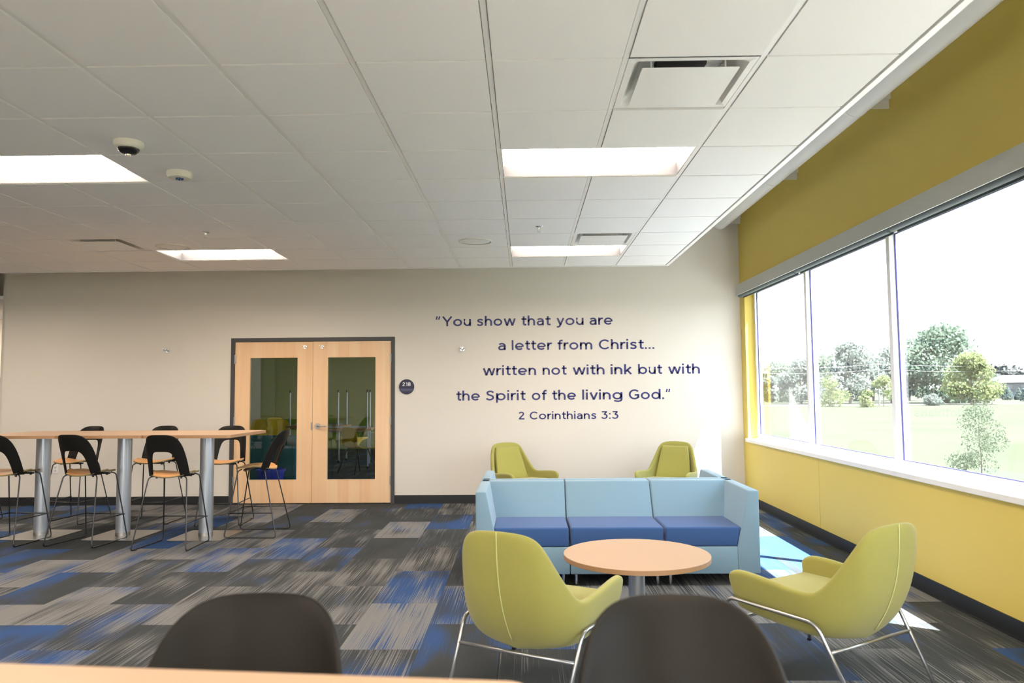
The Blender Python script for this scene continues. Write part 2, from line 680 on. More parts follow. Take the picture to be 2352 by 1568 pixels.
obj('edge_trim', box(BM(), -12.0, XE - .004, YE, YE + .03, -.012, .085), MT['white'], ce)
# plain continuation out of view, joined, and an unseen backing, pale to lighten the space above
b = BM()
box(b, -12.0, XW - .014, -7.0, YE, -.004, .03)
rear = [(-12, 3)]
for i0, i1 in ((XW - .014, XE - .004),):
    box(b, i0, i1, -7.0, yr, -.004, .03)
o = obj('ceiling_field', b, MT['tile'], ce)
o['kind'] = 'stuff'
b = BM()
box(b, XW, XE, yr, YE, .13, .14)
obj('backing', b, MT['deck'], ce)


def light(cx, cy, label):
    t = thing('ceiling_light', label, 'light', (cx, cy, CZ), 0, 'recessed ceiling lights')
    hx, hy, h = T - .014, T / 2 - .014, .093
    b = BM()
    w = .004
    box(b, -hx, hx, -hy, -hy + w, 0, h); box(b, -hx, hx, hy - w, hy, 0, h)
    box(b, -hx, -hx + w, -hy + w, hy - w, 0, h); box(b, hx - w, hx, -hy + w, hy - w, 0, h)
    box(b, -hx, hx, -hy, hy, h, h + .006)
    obj('housing', b, MT['dim_housing'], t)
    b = BM()
    f = .012
    box(b, -hx - f, hx + f, -hy - f, -hy, -.002, .003); box(b, -hx - f, hx + f, hy, hy + f, -.002, .003)
    box(b, -hx - f, -hx, -hy, hy, -.002, .003); box(b, hx, hx + f, -hy, hy, -.002, .003)
    obj('rim', b, MT['white'], t)
    obj('lens', box(BM(), -hx + w, hx - w, -hy + w, hy - w, h - .008, h), MT['lens'], t)
    return t
LN = ['long bright ceiling light nearest the window wall and the camera', 'long bright ceiling light at the left edge near the dome camera',
      'small-looking bright ceiling light above the quote, near the end wall', 'bright ceiling light above the double door, near the end wall',
      'unseen ceiling light added past the left edge, level with the dome camera', 'unseen ceiling light added past the left edge, over the far stools']
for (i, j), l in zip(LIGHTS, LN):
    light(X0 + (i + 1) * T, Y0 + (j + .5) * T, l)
# unseen lights added further back in the room to carry its light
for i in (0, -6, -12):
    for j in (-5, -10, -15):
        if i == -12 or True:
            cx, cy = X0 + (i + 1) * T, Y0 + (j + .5) * T
            o = obj('ceiling_light', box(BM(), -T + .02, T - .02, -T / 2 + .02, T / 2 - .02, -.03, -.006), MT['lens'], None, loc=(cx, cy, CZ))
            tag(o, 'flat ceiling light added unseen further back in the room', 'light', 'added ceiling lights behind the viewpoint')
o = obj('ceiling_light', box(BM(), -.6, .6, -.28, .28, -.03, 0), MT['lens'], None, loc=(-9.0, 11.3, 2.75))
tag(o, 'bright ceiling light in the passage at the far left edge', 'light')
struct('ceiling_passage', box(BM(), XL, -7.1, YW + .16, 12.6, 2.75, 2.80), MT['tile'])


def diffuser(i, j, label, plate='white'):
    t = thing('air_diffuser', label, 'air vent', (X0 + (i + .5) * T, Y0 + (j + .5) * T, CZ), 0, 'square ceiling air diffusers')
    h = T / 2 - .014
    b = BM()
    # flange and sloping throat
    prof = [(h, -.001), (h - .03, -.001), (h - .075, .055), (h - .085, .11)]
    rings = []
    for r, z in prof:
        rings.append([b.verts.new((x, y, z)) for x, y in rrect(-r, r, -r, r, max(.004, (h - r) * .9 + .004), 4)])
    for A, B in zip(rings, rings[1:]):
        n = len(A)
        for k in range(n):
            b.faces.new((A[k], A[(k + 1) % n], B[(k + 1) % n], B[k]))
    b.faces.new(rings[-1])
    obj('housing', b, MT['white'], t, smooth=40)
    b = BM()
    prism(b, disc(0, 0, .125, 32), 2, .096, .109)
    obj('duct_opening', b, MT['duct'], t)  # dark disc painted as the shade inside the duct
    p = h - .070
    obj('plate', prism(BM(), rrect(-p, p, -p, p, .003, 2), 2, -.017, -.014), MT[plate], t)
    for sx in (-1, 1):
        for sy in (-1, 1):
            obj('hanger', tube(BM(), [(sx * .17, sy * .17, -.01), (sx * .17, sy * .17, .10)], .004, 6), MT['white'], t)
    return t
diffuser(1, 0, 'square white air diffuser nearest the camera, above the window side')
diffuser(1, 6, 'square white air diffuser beside the ceiling light over the quote')
diffuser(-7, 6, 'square air diffuser in the left part of the ceiling, before the far light')


def speaker(x, y, label):
    t = thing('ceiling_speaker', label, 'speaker', (x, y, CZ - .006), 0, 'round ceiling speakers')
    b = BM()
    lathe(b, [(.165, 0), (.165, -.006), (.155, -.010), (.147, -.006)], 40)
    obj('ring', b, MT['off'], t, smooth=40)
    obj('grille', lathe(BM(), [(.147, -.003), (.10, -.007), (0, -.008)], 40), MT['whitem'], t, smooth=40)
    for a in range(4):
        b = BM()
        lathe(b, [(.004, -.009), (.003, -.012), (0, -.012)], 8, (.12 * cos(a * pi / 2 + .4), .12 * sin(a * pi / 2 + .4), 0))
        obj('screw', b, MT['steel'], t)
speaker(-.472, 7.17, 'round ceiling speaker above the quote')
speaker(-3.508, 7.27, 'round ceiling speaker left of the light over the doors')


def sprinkler(x, y, label):
    t = thing('sprinkler', label, 'sprinkler', (x, y, CZ - .006), 0, 'ceiling sprinklers')
    obj('escutcheon', lathe(BM(), [(.035, 0), (.030, -.006), (.012, -.010), (.010, -.02), (0, -.02)], 20), MT['chrome'], t, smooth=40)
    b = BM()
    for s in (-1, 1):
        tube(b, fillet([(s * .006, 0, -.015), (s * .014, 0, -.03), (s * .004, 0, -.048)], .006, 3), .0022, 6)
    obj('frame_arm', b, MT['chrome'], t)
    obj('deflector', lathe(BM(), [(0, -.048), (.016, -.050), (.016, -.052), (0, -.052)], 16), MT['chrome'], t)
sprinkler(.14, 6.56, 'small chrome sprinkler over the quote')
sprinkler(-2.902, 6.63, 'small chrome sprinkler left of centre, near the far doors')

t = thing('dome_camera', 'white dome security camera with a dark glass dome', 'security camera', (-2.302, 4.20, CZ - .006))
obj('housing', lathe(BM(), [(.082, 0), (.082, -.018), (.066, -.038), (.058, -.040)], 36), MT['off'], t, smooth=40)
obj('dome', lathe(BM(), [(.060, -.038), (.056, -.052), (.040, -.066), (.018, -.073), (0, -.074)], 32), MT['darklens'], t, smooth=60)
obj('lens_eye', lathe(BM(), [(.018, -.070), (.016, -.079), (0, -.081)], 20), MT['chrome'], t, smooth=40)
t = thing('ceiling_sensor', 'ivory round occupancy sensor behind the dome camera', 'sensor', (-2.283, 4.80, CZ - .006))
obj('housing', lathe(BM(), [(.080, 0), (.082, -.020), (.070, -.040), (.050, -.045), (.030, -.040), (0, -.040)], 36), MT['off'], t, smooth=40)
b = BM()
for a in range(6):
    lathe(b, [(.008, -.040), (.007, -.048), (0, -.049)], 10, (.019 * cos(a * pi / 3), .019 * sin(a * pi / 3), 0))
obj('sensor_eye', b, MT['navy'], t)

# ------------------------------------------------------------------ window
def window(name, y0, y1, nm, label):
    w = struct_empty(name, (0, 0, 0), label)
    xa, xb = XR + .115, XR + .185        # frame depth
    ft = .055
    zb, zt = WZ0 + .05, WZ1
    n = nm + 1
    pw = (y1 - y0 - ft) / n
    b = BM()
    box(b, xa, xb, y0, y1, WZ0, zb + .03)
    box(b, xa, xb, y0, y1, zt - .05, zt)
    box(b, xa, xb, y0, y0 + ft, zb + .03, zt - .05)
    box(b, xa, xb, y1 - ft, y1, zb + .03, zt - .05)
    obj('window_frame', b, MT['frame'], w)
    obj('inner_ledge', box(BM(), xa - .025, xa, y0, y1, WZ0, WZ0 + .035, .003), MT['frame'], w)
    for k in range(1, n):
        yc = y0 + ft / 2 + pw * k
        b = box(BM(), xa - .02, xb, yc - ft / 2, yc + ft / 2, zb + .03, zt - .05, .003)
        obj('mullion', b, MT['frame'], w)
    for k in range(n):
        ya = y0 + ft + pw * k
        yb = ya + pw - ft
        p = obj('glass_pane', box(BM(), XR + .148, XR + .152, ya + .001, yb - .001, zb + .031, zt - .051), MT['glass'], w)
        b = BM()
        e = .008
        box(b, XR + .138, XR + .1475, ya, ya + e, zb + .03, zt - .05); box(b, XR + .138, XR + .1475, yb - e, yb, zb + .03, zt - .05)
        box(b, XR + .138, XR + .1475, ya + e, yb - e, zb + .03, zb + .03 + e); box(b, XR + .138, XR + .1475, ya + e, yb - e, zt - .05 - e, zt - .05)
        g = obj('gasket', b, MT['framedark'], p)
    obj('window_sill', box(BM(), XR - .035, xa - .001, y0 - (.0 if y0 < 0 else .03), y1 + .03, WZ0 - .018, WZ0 + .022, .004), MT['white'], w)
    return w
window('window_1', WY[0][0], WY[0][1], 2, 'long window with white frame onto the meadow')
window('window_2', WY[1][0], WY[1][1], 2, 'second window further back')
b = BM()
struct('window_3', box(b, XR + .148, XR + .152, 10.4, 18.4, WZ0, WZ1), MT['glass'])  # unseen classroom window, added and widened to light that room


def blind(y0, y1, label):
    t = thing('roller_blind', label, 'window blind', (XR, (y0 + y1) / 2, 2.66))
    h = (y1 - y0) / 2
    b = BM()
    box(b, -.10, -.094, -h, h, 0, .13); box(b, -.094, -.001, -h, h, .125, .13)
    box(b, -.094, -.001, h - .006, h, 0, .125); box(b, -.094, -.001, -h, -h + .006, 0, .125)
    box(b, -.104, -.094, -h, h, -.004, .004)
    obj('valance', b, MT['valance'], t)
    n = 3
    for k in range(n):
        a = -h + .03 + (2 * h - .06) * k / n
        c = -h + .03 + (2 * h - .06) * (k + 1) / n
        o = obj('roller', tube(BM(), [(-.050, a + .02, .006), (-.050, c - .02, .006)], .034, 20), MT['blindgrey'], t, smooth=40)
        obj('bracket', box(BM(), -.07, -.015, c - .012, c - .006, .0, .07), MT['chrome'], t)
        obj('hem_bar', box(BM(), -.017, -.011, a + .03, c - .03, -.035, -.012), MT['blindgrey'], o)
MT['blindgrey'] = mat('blind_cloth', (.10, .125, .125), .7)
MT['valance'] = mat('valance_metal', (.46, .47, .45), .45)
blind(3.60, 9.60, 'long grey valance with rolled-up shades above the window')

# ------------------------------------------------------------------ white tube in the ceiling gap
t = thing('suspended_pipe', 'long white tube on brackets in the gap beside the yellow wall', 'pipe', (2.60, 9.72, 3.66))
obj('tube_section', tube(BM(), [(0, 0, 0), (0, -12, 0)], .100, 28), MT['whitem'], t, smooth=40)
for y in (9.64, 7.60, 5.66, 3.72, 1.78):
    obj('coupling', tube(BM(), [(0, y - 9.72 + .02, 0), (0, y - 9.72 + .03, 0)], .1035, 28), MT['white'], t, smooth=40)
    obj('wall_bracket', box(BM(), .06, XR - 2.60 - .001, y - 9.72 - .04, y - 9.72 + .04, .02, .075), MT['white'], t)
    obj('wall_bracket', box(BM(), .09, XR - 2.60 - .001, y - 9.72 - .006, y - 9.72 + .006, -.045, .02), MT['white'], t)

# ------------------------------------------------------------------ double door
b = BM()
fy0, fy1 = YW - .012, YW + .158
box(b, DX0, DX0 + .050, fy0, fy1, 0, DZ)
box(b, DX1 - .050, DX1, fy0, fy1, 0, DZ)
box(b, DX0 + .050, DX1 - .050, fy0, fy1, DZ - .050, DZ)
box(b, DX0 + .050, DX0 + .066, YW + .06, fy1, 0, DZ - .05)
box(b, DX1 - .066, DX1 - .050, YW + .06, fy1, 0, DZ - .05)
box(b, DX0 + .066, DX1 - .066, YW + .06, fy1, DZ - .066, DZ - .05)
struct('trim_1', b, MT['dframe'], label='dark grey metal frame of the double door')
XM = (DX0 + DX1) / 2
def leaf(name, x0, x1, g0, g1, hinge_x, knob, label):
    y0, y1 = YW + .004, YW + .048
    z0, z1, gz0, gz1 = .012, DZ - .053, .305, 1.925
    b = BM()
    box(b, x0, x1, y0, y1, z0, gz0); box(b, x0, x1, y0, y1, gz1, z1)
    box(b, x0, g0, y0, y1, gz0, gz1); box(b, g1, x1, y0, y1, gz0, gz1)
    bmesh.ops.remove_doubles(b, verts=b.verts[:], dist=1e-5)
    d = struct(name, b, MT['door'], label=label)
    b = BM()
    e = .010
    for a in ((g0, g0 + e, gz0, gz1), (g1 - e, g1, gz0, gz1), (g0 + e, g1 - e, gz0, gz0 + e), (g0 + e, g1 - e, gz1 - e, gz1)):
        box(b, a[0], a[1], y0 - .003, y1 + .003, a[2], a[3])
    obj('glazing_bead', b, MT['door'], d)
    obj('glass_pane', box(BM(), g0 + e, g1 - e, YW + .024, YW + .028, gz0 + e, gz1 - e), MT['dglass'], d)
    for z in (.30, 1.08, 1.90):
        b = BM()
        tube(b, [(hinge_x, YW - .006, z - .058), (hinge_x, YW - .006, z + .058)], .008, 10)
        box(b, hinge_x - .012, hinge_x + .012, YW - .004, YW + .004, z - .057, z + .057)
        obj('hinge', b, MT['steel'], d, smooth=40)
    return d
d1 = leaf('door_1', DX0 + .052, XM - .002, -3.649, -2.998, DX0 + .052, False, 'left maple door leaf with a tall glass pane')
d2 = leaf('door_2', XM + .002, DX1 - .052, -2.616, -1.962, DX1 - .052, True, 'right maple door leaf with lever handle')
b = BM()
tube(b, [(0, 0, 0), (0, -.014, 0)], .036, 28); tube(b, [(0, -.014, 0), (0, -.045, 0)], .014, 16)
tube(b, fillet([(0, -.04, 0), (.03, -.052, 0), (.105, -.052, -.002), (.118, -.040, -.002)], .012, 4), .010, 12)
obj('lever_handle', b, MT['steel'], d2, smooth=50, loc=(-2.733, YW + .004, 1.013))
obj('latch_plate', box(BM(), XM - .020, XM - .003, YW - .001, YW + .0035, .96, 1.06), MT['steel'], d1)


def hook(name, parent, x, z, y, label=None):
    b1, b2 = BM(), BM()
    prism(b1, disc(0, 0, .024, 20), 1, -.006, 0)
    for s in (-1, 0, 1):
        tube(b2, fillet([(0, -.004, 0), (s * .012, -.04, -.004), (s * .02, -.05, .016 if s else -.022)], .01, 3), .0048, 8)
        lathe(b2, [(0, -.007), (.007, -.004), (.008, 0), (.007, .004), (0, .007)], 10, (s * .02, -.05, .016 if s else -.022))
    if parent is None:
        t = thing('wall_hook', label, 'hook', (x, y, z), 0, 'small chrome wall hooks')
        t.scale = (1.25, 1.25, 1.25)
        obj('back_plate', b1, MT['chrome'], t, smooth=40)
        obj('prong', b2, MT['chrome'], t, smooth=40)
    else:
        h = obj('coat_hook', b1, MT['chrome'], parent, smooth=40, loc=(x, y, z))
        obj('prong', b2, MT['chrome'], h, smooth=40)
hook('hook', d1, -2.910, 2.055, YW + .004)
hook('hook', d2, -2.678, 2.055, YW + .004)
hook('hook', None, -4.751, 2.024, YW - .0005, 'small chrome hook alone on the wall left of the doors')
hook('hook', None, -.821, 2.006, YW - .0005, 'small chrome hook on the wall left of the quote')

# outlet
t = thing('wall_outlet', 'white electrical outlet low on the end wall behind the stools', 'outlet', (-6.198, YW, .473))
obj('cover_plate', box(BM(), -.035, .035, -.006, -.0003, -.058, .058, .002), MT['signw'], t)
for z in (-.022, .022):
    r_ = obj('receptacle', prism(BM(), rrect(-.016, .016, z - .014, z + .014, .006, 3), 1, -.009, -.006), MT['off'], t)
    b = BM()
    for x in (-.007, .007):
        box(b, x - .0012, x + .0012, -.0095, -.009, z - .004, z + .006)
    box(b, -.002, .002, -.0095, -.009, z - .011, z - .007)
    obj('slot', b, MT['black'], r_)

# ------------------------------------------------------------------ lettering
XH, SW_ = .735, .158


def spline(pts, n=5):
    """smooth curve through the points (Catmull-Rom)"""
    P_ = [Vector((p[0], p[1])) for p in pts]
    P_ = [P_[0] * 2 - P_[1]] + P_ + [P_[-1] * 2 - P_[-2]]
    out = []
    for i in range(1, len(P_) - 2):
        a, b_, c, d = P_[i - 1:i + 3]
        for k in range(n):
            t = k / n
            out.append(.5 * ((2 * b_) + (c - a) * t + (2 * a - 5 * b_ + 4 * c - d) * t * t + (3 * b_ - a - 3 * c + d) * t ** 3))
    out.append(P_[-2])
    return out


def arc(cx, cy, rx, ry, a0, a1, n=28):
    return [Vector((cx + rx * cos(radians(a0 + (a1 - a0) * k / n)), cy + ry * sin(radians(a0 + (a1 - a0) * k / n)))) for k in range(n + 1)]


def ln(*p):
    return [Vector(q) for q in p]
_h = SW_ / 2
_ry = (XH - SW_) / 2 + .008
_o = lambda cx, rx=.305: arc(cx, XH / 2, rx, _ry, 0, 360, 44)
_arch = lambda x0, x1: [Vector((x0, .36))] + arc((x0 + x1) / 2, .40, (x1 - x0) / 2, XH - _h - .40 + .008, 180, 0, 18) + [Vector((x1, 0))]
_dot = lambda x, y: ln((x, y - _h * 1.05), (x, y + _h * 1.05))
GLYPH = {
    'o': (.768, [_o(.384)]),
    'a': (.62, [spline([(.09, .575), (.19, .645), (.32, .664), (.46, .615), (.535, .48), (.541, .36), (.541, .2), (.541, 0)]),
                spline([(.54, .405), (.36, .425), (.17, .385), (.083, .225), (.16, .085), (.31, .066), (.46, .12), (.54, .235)])]),
    'e': (.76, [ln((.10, .345), (.66, .345)), arc(.384, XH / 2, .305, _ry, -5, 318, 40)]),
    'u': (.64, [[Vector((_h, XH)), Vector((_h, .33))] + arc((.64) / 2, .335, .32 - _h, .335 - _h + .008, 180, 360, 18) + [Vector((.64 - _h, .4))], ln((.64 - _h, XH), (.64 - _h, 0))]),
    'n': (.64, [ln((_h, 0), (_h, XH)), _arch(_h, .64 - _h)]),
    'h': (.64, [ln((_h, 0), (_h, 1.03)), _arch(_h, .64 - _h)]),
    'm': (1.06, [ln((_h, 0), (_h, XH)), _arch(_h, .53), _arch(.53, 1.06 - _h)]),
    'r': (.42, [ln((_h, 0), (_h, XH)), spline([(_h, .36), (.12, .52), (.22, .63), (.33, .664), (.42, .664)])]),
    's': (.57, [spline([(.515, .585), (.42, .645), (.29, .668), (.15, .62), (.11, .535), (.17, .44), (.29, .395), (.42, .34), (.475, .22), (.42, .105), (.28, .066), (.15, .085), (.045, .155)])]),
    't': (.45, [[Vector((.19, .94)), Vector((.19, .25))] + spline([(.19, .24), (.21, .13), (.29, .075), (.42, .095)]), ln((0, XH - _h + .005), (.44, XH - _h + .005))]),
    'l': (SW_, [ln((_h, 0), (_h, 1.03))]),
    'i': (SW_, [ln((_h, 0), (_h, XH)), _dot(_h, .95)]),
    'f': (.44, [ln((.18, 0), (.18, .6))[:1] + spline([(.18, .2), (.18, .5), (.18, .74), (.22, .89), (.31, .95), (.44, .935)]), ln((0, XH - _h + .005), (.42, XH - _h + .005))]),
    'w': (1.06, [ln((.075, XH), (.295, .0), ), ln((.295, 0), (.53, XH)), ln((.53, XH), (.765, 0)), ln((.765, 0), (.985, XH))]),
    'v': (.68, [ln((.08, XH), (.34, 0)), ln((.34, 0), (.60, XH))]),
    'y': (.68, [ln((.08, XH), (.35, .03)), spline([(.60, XH), (.44, .33), (.32, .02), (.24, -.12), (.14, -.18), (.03, -.155)])]),
    'k': (.62, [ln((_h, 0), (_h, 1.03)), ln((.53, XH), (.12, .27)), ln((.24, .42), (.55, 0))]),
    'b': (.80, [ln((_h, 0), (_h, 1.03)), _o(.417)]),
    'd': (.80, [ln((.80 - _h, 0), (.80 - _h, 1.03)), _o(.384)]),
    'p': (.80, [ln((_h, -.24), (_h, XH)), _o(.417)]),
    'g': (.80, [_o(.384), [Vector((.80 - _h, XH)), Vector((.80 - _h, .1))] + spline([(.80 - _h, .05), (.68, -.09), (.56, -.165), (.38, -.18), (.13, -.115)])]),
    'C': (.86, [arc(.49, .5, .41, .435, 42, 318, 40)]),
    'G': (.90, [arc(.49, .5, .41, .435, 42, 325, 40), ln((.50, .44), (.90 - _h, .44)), ln((.90 - _h, .515), (.90 - _h, .15))]),
    'S': (.70, [spline([(.62, .80), (.50, .89), (.34, .925), (.17, .86), (.13, .72), (.20, .60), (.36, .525), (.53, .45), (.60, .28), (.51, .13), (.33, .070), (.18, .10), (.045, .20)])]),
    'Y': (.90, [ln((.075, 1), (.45, .44)), ln((.825, 1), (.45, .44)), ln((.45, .50), (.45, 0))]),
    '2': (.66, [spline([(.06, .79), (.17, .895), (.33, .925), (.50, .84), (.52, .69), (.44, .54), (.28, .36), (.09, .13)]), ln((.02, _h), (.64, _h))]),
    '3': (.66, [ln((.06, 1 - _h), (.58, 1 - _h)), ln((.54, .93), (.30, .58)), spline([(.28, .575), (.42, .56), (.55, .46), (.565, .28), (.46, .11), (.30, .07), (.15, .10), (.04, .20)])]),
    '1': (.36, [ln((.28, 0), (.28, 1)), ln((.03, .86), (.28, .93))]),
    '8': (.70, [arc(.35, .735, .235, .19, 0, 360, 30), arc(.35, .275, .265, .20, 0, 360, 30)]),
    '.': (SW_ * 1.1, [_dot(_h, _h)]),
    ':': (SW_ * 1.1, [_dot(_h, _h), _dot(_h, XH - _h)]),
    '"': (.42, [ln((.06, .70), (.13, 1.03)), ln((.27, .70), (.34, 1.03))]),
}


def ribbon(bm, pts, w, f, y0, y1):
    """flat stroke of width w along pts, mapped by f into the wall plane and given a thickness"""
    q = [pts[0]]
    for p in pts[1:]:
        if (p - q[-1]).length > 1e-4: q.append(p)
    closed = len(q) > 8 and (q[0] - q[-1]).length < 1e-3
    if closed: q = q[:-1]
    n = len(q)
    L_, R_ = [], []
    for i, p in enumerate(q):
        a = q[i - 1] if (i > 0 or closed) else None
        c = q[(i + 1) % n] if (i < n - 1 or closed) else None
        d = ((c - p).normalized() if c is not None else Vector((0, 0))) + ((p - a).normalized() if a is not None else Vector((0, 0)))
        d.normalize()
        nrm = Vector((-d.y, d.x))
        if a is not None and c is not None:
            k = 1 / max(.5, nrm.dot(Vector((-(c - p).normalized().y, (c - p).normalized().x))))
        else:
            k = 1
        L_.append(p + nrm * w / 2 * k)
        R_.append(p - nrm * w / 2 * k)
    def v(p, y):
        X, Z_ = f(p)
        return bm.verts.new((X, y, Z_))
    rows = [[v(p, y1) for p in L_], [v(p, y1) for p in R_], [v(p, y0) for p in R_], [v(p, y0) for p in L_]]
    for i in range(n if closed else n - 1):
        j = (i + 1) % n
        for k in range(4):
            A, B = rows[k], rows[(k + 1) % 4]
            bm.faces.new((A[i], A[j], B[j], B[i]))
    if not closed:
        bm.faces.new([r[0] for r in rows]); bm.faces.new([r[-1] for r in rows][::-1])


def write(word, x0, x1, base_z, cap, y, depth, parent, m, gap=.135, name='letter'):
    tot, xs = 0, []
    for k, ch in enumerate(word):
        xs.append(tot)
        tot += GLYPH[ch][0] + (gap if k < len(word) - 1 else 0) * (.55 if ch in 'rtfYwvy' else 1)
    sx = (x1 - x0) / tot
    for ch, gx in zip(word, xs):
        b = BM()
        for st in GLYPH[ch][1]:
            ribbon(b, st, SW_ if ch != '"' else SW_ * .75, lambda p: (x0 + (p.x + gx) * sx, base_z + p.y * cap), y, y - depth)
        obj(name, b, m, parent)

quote = thing('wall_quote', 'navy five-line scripture quote lettered on the end wall', 'lettering', (0, YW, 0))
DZM = 4.0
def px2x(px):  # x on the end wall along the lettering (measured at its two ends)
    return -1.178 + (px - 1000) * (2.296 + 1.178) / (1608 - 1000)
LINES = [
    (2.314, .128, (('"You', 137, 412), ('show', 458, 760), ('that', 805, 1033), ('you', 1077, 1287), ('are', 1333, 1512))),
    (1.990, .128, (('a', 622, 682), ('letter', 728, 1040), ('from', 1083, 1352), ('Christ...', 1402, 1832))),
    (1.660, .128, (('written', 503, 915), ('not', 965, 1152), ('with', 1198, 1443), ('ink', 1490, 1655), ('but', 1702, 1888), ('with', 1933, 2177))),
    (1.331, .128, (('the', 297, 478), ('Spirit', 525, 833), ('of', 880, 995), ('the', 1037, 1220), ('living', 1268, 1578), ('God."', 1627, 1948))),
    (1.079, .100, (('2', 777, 823), ('Corinthians', 862, 1375), ('3:3', 1413, 1545))),
]
for base_z, cap, words in LINES:
    for w, a, c in words:
        write(w, px2x(960 + a / 3.36), px2x(960 + c / 3.36), base_z, cap, -.0004, .0018, quote, MT['letter'])

t = thing('room_sign', 'round navy sign reading 218 beside the door frame', 'sign', (-1.558, YW, 1.518))
obj('sign_disc', prism(BM(), disc(0, 0, .100, 56), 1, -.009, -.0004), MT['signm'], t)
write('218', -.055, .055, .010, .048, -.009, .0012, t, MT['signw'], name='numeral')
obj('insert_strip', box(BM(), -.088, .088, -.0098, -.009, -.055, -.022), mat('sign_strip', (.03, .025, .09), .25), t)

# ------------------------------------------------------------------ bar stools
def make_stool():
    t = thing('bar_stool', 'x', 'stool', (0, 0, 0), 0, 'charcoal wire-leg bar stools')
    # seat: dished veneered shell
    sh = .705
    def seat_z(x, y):
        return sh + .030 * (abs(x) / .20) ** 2.2 * (.3 if y > 0 else 1) * .5 - .012 * max(0, (y - .10) / .1) ** 2 - .010 * (1 - (x / .2) ** 2) - .022 * max(0, -(y + .02) / .18) ** 1.5
    b = BM()
    n, m = 14, 14
    V = []
    for i in range(n + 1):
        row = []
        for j in range(m + 1):
            u, v = -1 + 2 * i / n, -1 + 2 * j / m
            # square-to-superellipse map
            x = u * math.sqrt(1 - .42 * v * v) * .205
            y = v * math.sqrt(1 - .42 * u * u) * .200 + .01
            row.append(b.verts.new((x, y, seat_z(x, y))))
        V.append(row)
    for i in range(n):
        for j in range(m):
            b.faces.new((V[i][j], V[i + 1][j], V[i + 1][j + 1], V[i][j + 1]))
    top = obj('seat', b, MT['seatwood'], t, smooth=0)
    if sum(p.normal.z for p in top.data.polygons) < 0:
        top.data.flip_normals()
    top.data.materials.append(MT['plyedge'])
    sm = top.modifiers.new('solid', 'SOLIDIFY'); sm.thickness = .014; sm.offset = -1
    sm.material_offset_rim = 1; sm.material_offset = 1
    # underside mount
    b = BM()
    box(b, -.15, .15, -.12, -.09, sh - .040, sh - .022, .003); box(b, -.15, .15, .07, .10, sh - .046, sh - .028, .003)
    for x in (-.12, .12):
        for y in (-.105, .085):
            tube(b, [(x, y, sh - .055), (x, y, sh - .035)], .010, 8)
    obj('seat_mount', b, MT['black'], t)
    # backrest: an arch bent round the sitter
    def bend(s, h):
        Rr = .235
        lean = .135 * h ** 1.1
        a = s / Rr
        rr = Rr * (1 + .10 * (1 - h))
        return Vector((rr * sin(a), -(.185 + lean) + Rr * (1 - cos(a)) * (1.15 - .15 * h), .672 + .400 * h))
    outer, inner = [], []
    K = 40
    def arch(w0, w1, hh, e):
        out = []
        for k in range(K + 1):
            a = pi * k / K
            cx, sy = cos(a), sin(a)
            h = hh * abs(sy) ** (2 / e)
            w = (w0 + (w1 - w0) * (h / hh) ** .9)
            x = math.copysign(abs(cx) ** (2 / e), cx)
            out.append((w * x, h))
        return out
    outer = arch(.206, .204, 1.0, 4.0)
    inner = arch(.126, .108, .60, 4.6)
    b = BM()
    NR = 5
    rings = []
    for q in range(NR + 1):
        f = q / NR
        rings.append([b.verts.new(bend(o_[0] * (1 - f) + i_[0] * f, o_[1] * (1 - f) + i_[1] * f)) for o_, i_ in zip(outer, inner)])
    for q in range(NR):
        for k in range(K):
            b.faces.new((rings[q][k], rings[q][k + 1], rings[q + 1][k + 1], rings[q + 1][k]))
    bk = obj('backrest', b, MT['charcoal'], t, smooth=0)
    sm = bk.modifiers.new('solid', 'SOLIDIFY'); sm.thickness = .011; sm.offset = 0
    bv = bk.modifiers.new('bevel', 'BEVEL'); bv.width = .004; bv.segments = 2; bv.limit_method = 'ANGLE'; bv.angle_limit = radians(50)
    # two sled loops
    for s in (-1, 1):
        pts = [(s * .135, .12, sh - .030), (s * .175, .145, sh - .045), (s * .235, .255, .006), (s * .262, -.275, .006), (s * .185, -.13, sh - .045), (s * .135, -.10, sh - .030)]
        obj('sled_leg', tube(BM(), fillet(pts, .035, 5), .0062, 8), MT['wire'], t, smooth=0)
    # footrest: front bar and two side bars
    fz = .245
    def at(s, front):
        k = (fz - .006) / (sh - .045 - .006)
        a = Vector((s * .235, .255, .006)) if front else Vector((s * .262, -.275, .006))
        c = Vector((s * .175, .145, sh - .045)) if front else Vector((s * .185, -.13, sh - .045))
        return a + (c - a) * k
    b = BM()
    A, B = at(-1, True), at(1, True)
    tube(b, [A + Vector((-.015, 0, 0)), B + Vector((.015, 0, 0))], .006, 8)
    obj('footrest', b, MT['wire'], t, smooth=0)
    for s in (-1, 1):
        tb = BM()
        tube(tb, [at(s, False) + Vector((0, -.012, 0)), at(s, True) + Vector((0, .012, 0))], .0055, 8)
        obj('side_rail', tb, MT['wire'], t, smooth=0)
    for s in (-1, 1):
        for y in (.19, -.22):
            b = box(BM(), s * (.249 - .0005) - .009, s * (.249 - .0005) + .009, y - .012, y + .012, .0, .012, .003)
            obj('foot_glide', b, MT['black'], t)
    return t
stool = make_stool()
